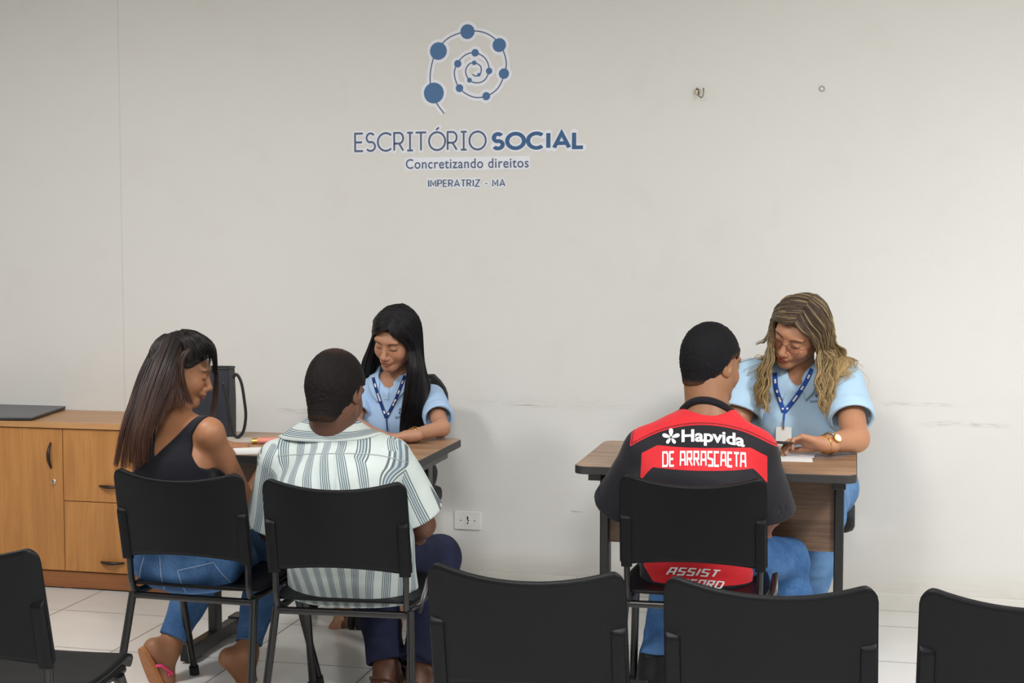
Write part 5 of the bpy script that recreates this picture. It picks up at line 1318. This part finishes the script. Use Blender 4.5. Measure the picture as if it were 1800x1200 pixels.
    left = [[H(-.012,.078,.092), H(-.042,.086,.078), H(-.070,.060,.046), H(-.088,.022,-.01), Pt(1440,620,5.33), Pt(1436,660,5.29), Pt(1438,695,5.29), Pt(1448,722,5.29)],
            [H(-.012,.062,.108), H(-.050,.080,.086), H(-.080,.054,.040), H(-.092,.028,-.02), Pt(1450,630,5.35), Pt(1448,665,5.30), Pt(1452,700,5.29), Pt(1456,725,5.29)],
            [H(-.012,.030,.124), H(-.058,.048,.104), H(-.092,.024,.046), H(-.102,.005,-.03), Pt(1460,630,5.38), Pt(1462,665,5.33), Pt(1464,695,5.31), Pt(1462,715,5.31)],
            [H(-.012,-.010,.132), H(-.060,-.010,.112), H(-.096,-.020,.050), H(-.104,-.03,-.03), Pt(1468,625,5.45), Pt(1474,660,5.37), Pt(1474,690,5.35)],
            [H(-.010,-.050,.128), H(-.050,-.060,.105), H(-.090,-.055,.040), Pt(1460,600,5.51), Pt(1476,618,5.49), Pt(1486,640,5.45), Pt(1478,672,5.41)],
            [H(-.005,-.090,.100), H(-.030,-.105,.060), H(-.060,-.100,.0), Pt(1450,640,5.57), Pt(1462,690,5.63)]]
    for gd, n_, sd in ((right, 1000, 71), (left, 1500, 72)):
        v, f, t, sid, rnd = strands(gd, n_, sd, pr+sp, .0042, .0018, .016, 9, .38, .010, .085, 30, .005, (0,-1,.1), 1.3)
        npobj('hair', (v, f), HAIR, root, hair_col(t, sid, rnd, RT, TP, HI, .28, 1.7, .6))
    gd = [[H(-.02,-.02,.128), H(-.08,-.03,.09), H(-.108,-.04,.02), Pt(1470,603,5.46), Pt(1484,612,5.43), Pt(1490,617,5.41)], [H(-.02,-.04,.126), H(-.08,-.05,.08), H(-.110,-.05,.01), Pt(1466,606,5.47), Pt(1480,617,5.45), Pt(1486,624,5.43)]]
    v, f, t, sid, rnd = strands(gd, 110, 73, pr, .002, .0014, .006, 4, .4, .004, .06, 20, .004)
    npobj('loose_lock', (v, f), HAIR, root, hair_col(t, sid, rnd, RT, TP, HI, .5, .6, .4))
    gd = [[H(.02,-.01,.128), H(.08,-.02,.09), H(.100,-.02,.02), Pt(1346,594,5.41), Pt(1336,598,5.41), Pt(1328,604,5.41)], [H(.02,-.03,.128), H(.08,-.03,.09), H(.100,-.03,.01), Pt(1344,600,5.43), Pt(1334,603,5.43), Pt(1326,606,5.43)]]
    v, f, t, sid, rnd = strands(gd, 50, 74, pr, .0018, .0014, .004, 4, .4, .002, .06, 20, .004)
    npobj('loose_lock', (v, f), HAIR, root, hair_col(t, sid, rnd, RT, (.20,.14,.08), HI, .3, .6, .4))
office()
# ------------------------------------------------------------------ things on the desks
ZD = .7606
def flat(name, label, cat_, cx, cy, w, d, h, rz, m, r=.004, group=None):
    mb = MB(); slab(mb, rrect(-w/2, w/2, -d/2, d/2, r), 0, h); o = obj(name, mb, m, None, bevel=min(.0008, h*.3)); o.location = (cx, cy, ZD); o.rotation_euler = (0,0,rz); return tag(o, label, cat_, group)
PAPER = simple('white_paper', (222,222,220), .7, var=.02)
q = aZ(470, 790, ZD); flat('paper_sheet', 'white sheet of paper on the left desk beside the striped shirt', 'paper', q.x, q.y-.02, .21, .16, .0012, .5, PAPER, .001)
q = aZ(424, 777, ZD); nb = thing('notebook', 'thin grey-brown notebook beside the black bag on the left desk', 'notebook', (q.x-.02, q.y+.02, ZD), .05)
mb = MB(); slab(mb, rrect(-.075,.075,-.055,.055,.003), 0, .004); obj('cover', mb, simple('brown_card_cover', (140,112,84), .6), nb)
mb = MB(); slab(mb, rrect(-.073,.073,-.053,.053,.003), .004, .0085); obj('pages', mb, simple('grey_pages', (176,166,156), .7), nb)
q = aZ(445, 780, ZD); pe = thing('pencil_case', 'slim pink case with a gold end lying on the left desk', 'pencil case', tuple(q), .42)
def cs(i, j):
    a = 2*PI*i; x = .010+.105*j; k = min(1, min(j, 1-j)/.08+.35); return (x, .014*k*math.cos(a), .0115+.011*k*sq(math.sin(a), .8))
obj('case', MB().grid(cs, 16, 16), simple('pink_leatherette', (206,128,112), .45), pe, smooth='all')
obj('end_cap', MB().tube([(-.004,0,.011),(.014,0,.011)], .0105, 14), M['gold'], pe, smooth=True)
q = aZ(1388, 808, ZD); flat('paper_sheet', 'white sheet of paper under the hand on the right desk', 'paper', q.x-.03, q.y+.01, .21, .10, .0012, .05, PAPER, .001)
q = aZ(1398, 803, ZD); o = flat('paper_sheet', 'printed grey-white leaflet on top of the paper on the right desk', 'paper', q.x-.01, q.y+.03, .15, .09, .002, -.06, simple('grey_leaflet', (196,196,200), .6, var=.12, scale=80), .001); o.location.z += .0014
# phone held on edge in the worker's hand
pc = Pt(1376, 778, 5.06); ph_ = obj('mobile_phone', slab(MB(), rrect(-.032, .032, -.05, .05, .008), -.0038, .0038), simple('dark_phone_body', (40,26,28), .3), None, bevel=.0015)
ph_.location = tuple(pc); ph_.rotation_euler = (math.radians(-9), math.radians(3), math.radians(8)); tag(ph_, 'dark mobile phone held flat in the hand of the worker with glasses', 'phone')
# bag
q = aZ(385, 772, ZD); bagm = cloth('black_leather_bag', (44,45,52), .12, .55, .35, 8, 300)
bag = thing('tote_bag', 'tall black leather tote bag standing on the left desk beside the seated woman', 'bag', (q.x-.046, q.y+.05, ZD), .12)
mb = MB(); hw, hd, hh = .075, .055, .262; o_ = rrect(-hw, hw, -hd, hd, .012); n_ = len(o_)
lv = [(0, .94, 1), (.01, 1, 1), (.14, 1.02, .98), (hh, 1.0, .80)]
V_ = [(x*a, y*b, z) for z, a, b in lv for x, y in o_]; F_ = [tuple(range(n_-1, -1, -1))]
for r_ in range(3): F_ += [(r_*n_+k, r_*n_+(k+1) % n_, (r_+1)*n_+(k+1) % n_, (r_+1)*n_+k) for k in range(n_)]
mb.add(V_, F_); obj('body', mb, bagm, bag, solid=.004, solid_off=-1)
mb = MB().tube([(x*1.0, y*.80, hh) for x, y in o_], .0035, 6, closed=True); obj('rim', mb, simple('black_rim_trim', (26,26,29), .5), bag, smooth='all')
def bagpt(px, py, y=5.03): v = aY(px, py, y); return (v.x, v.y, v.z)
st = cat([bagpt(409,664), bagpt(416,658), bagpt(424,672), bagpt(429,700), bagpt(432,730), bagpt(428,757), bagpt(418,768), bagpt(411,760), bagpt(404,730), bagpt(398,695), bagpt(392,672)], 6)
mi = bag.matrix_basis.inverted(); mb = MB().tube([tuple(mi @ Vector(p)) for p in st], .0062, 8, flat=.35, up=(0,1,0)); obj('strap', mb, simple('black_strap_leather', (22,22,24), .45), bag, smooth='all')
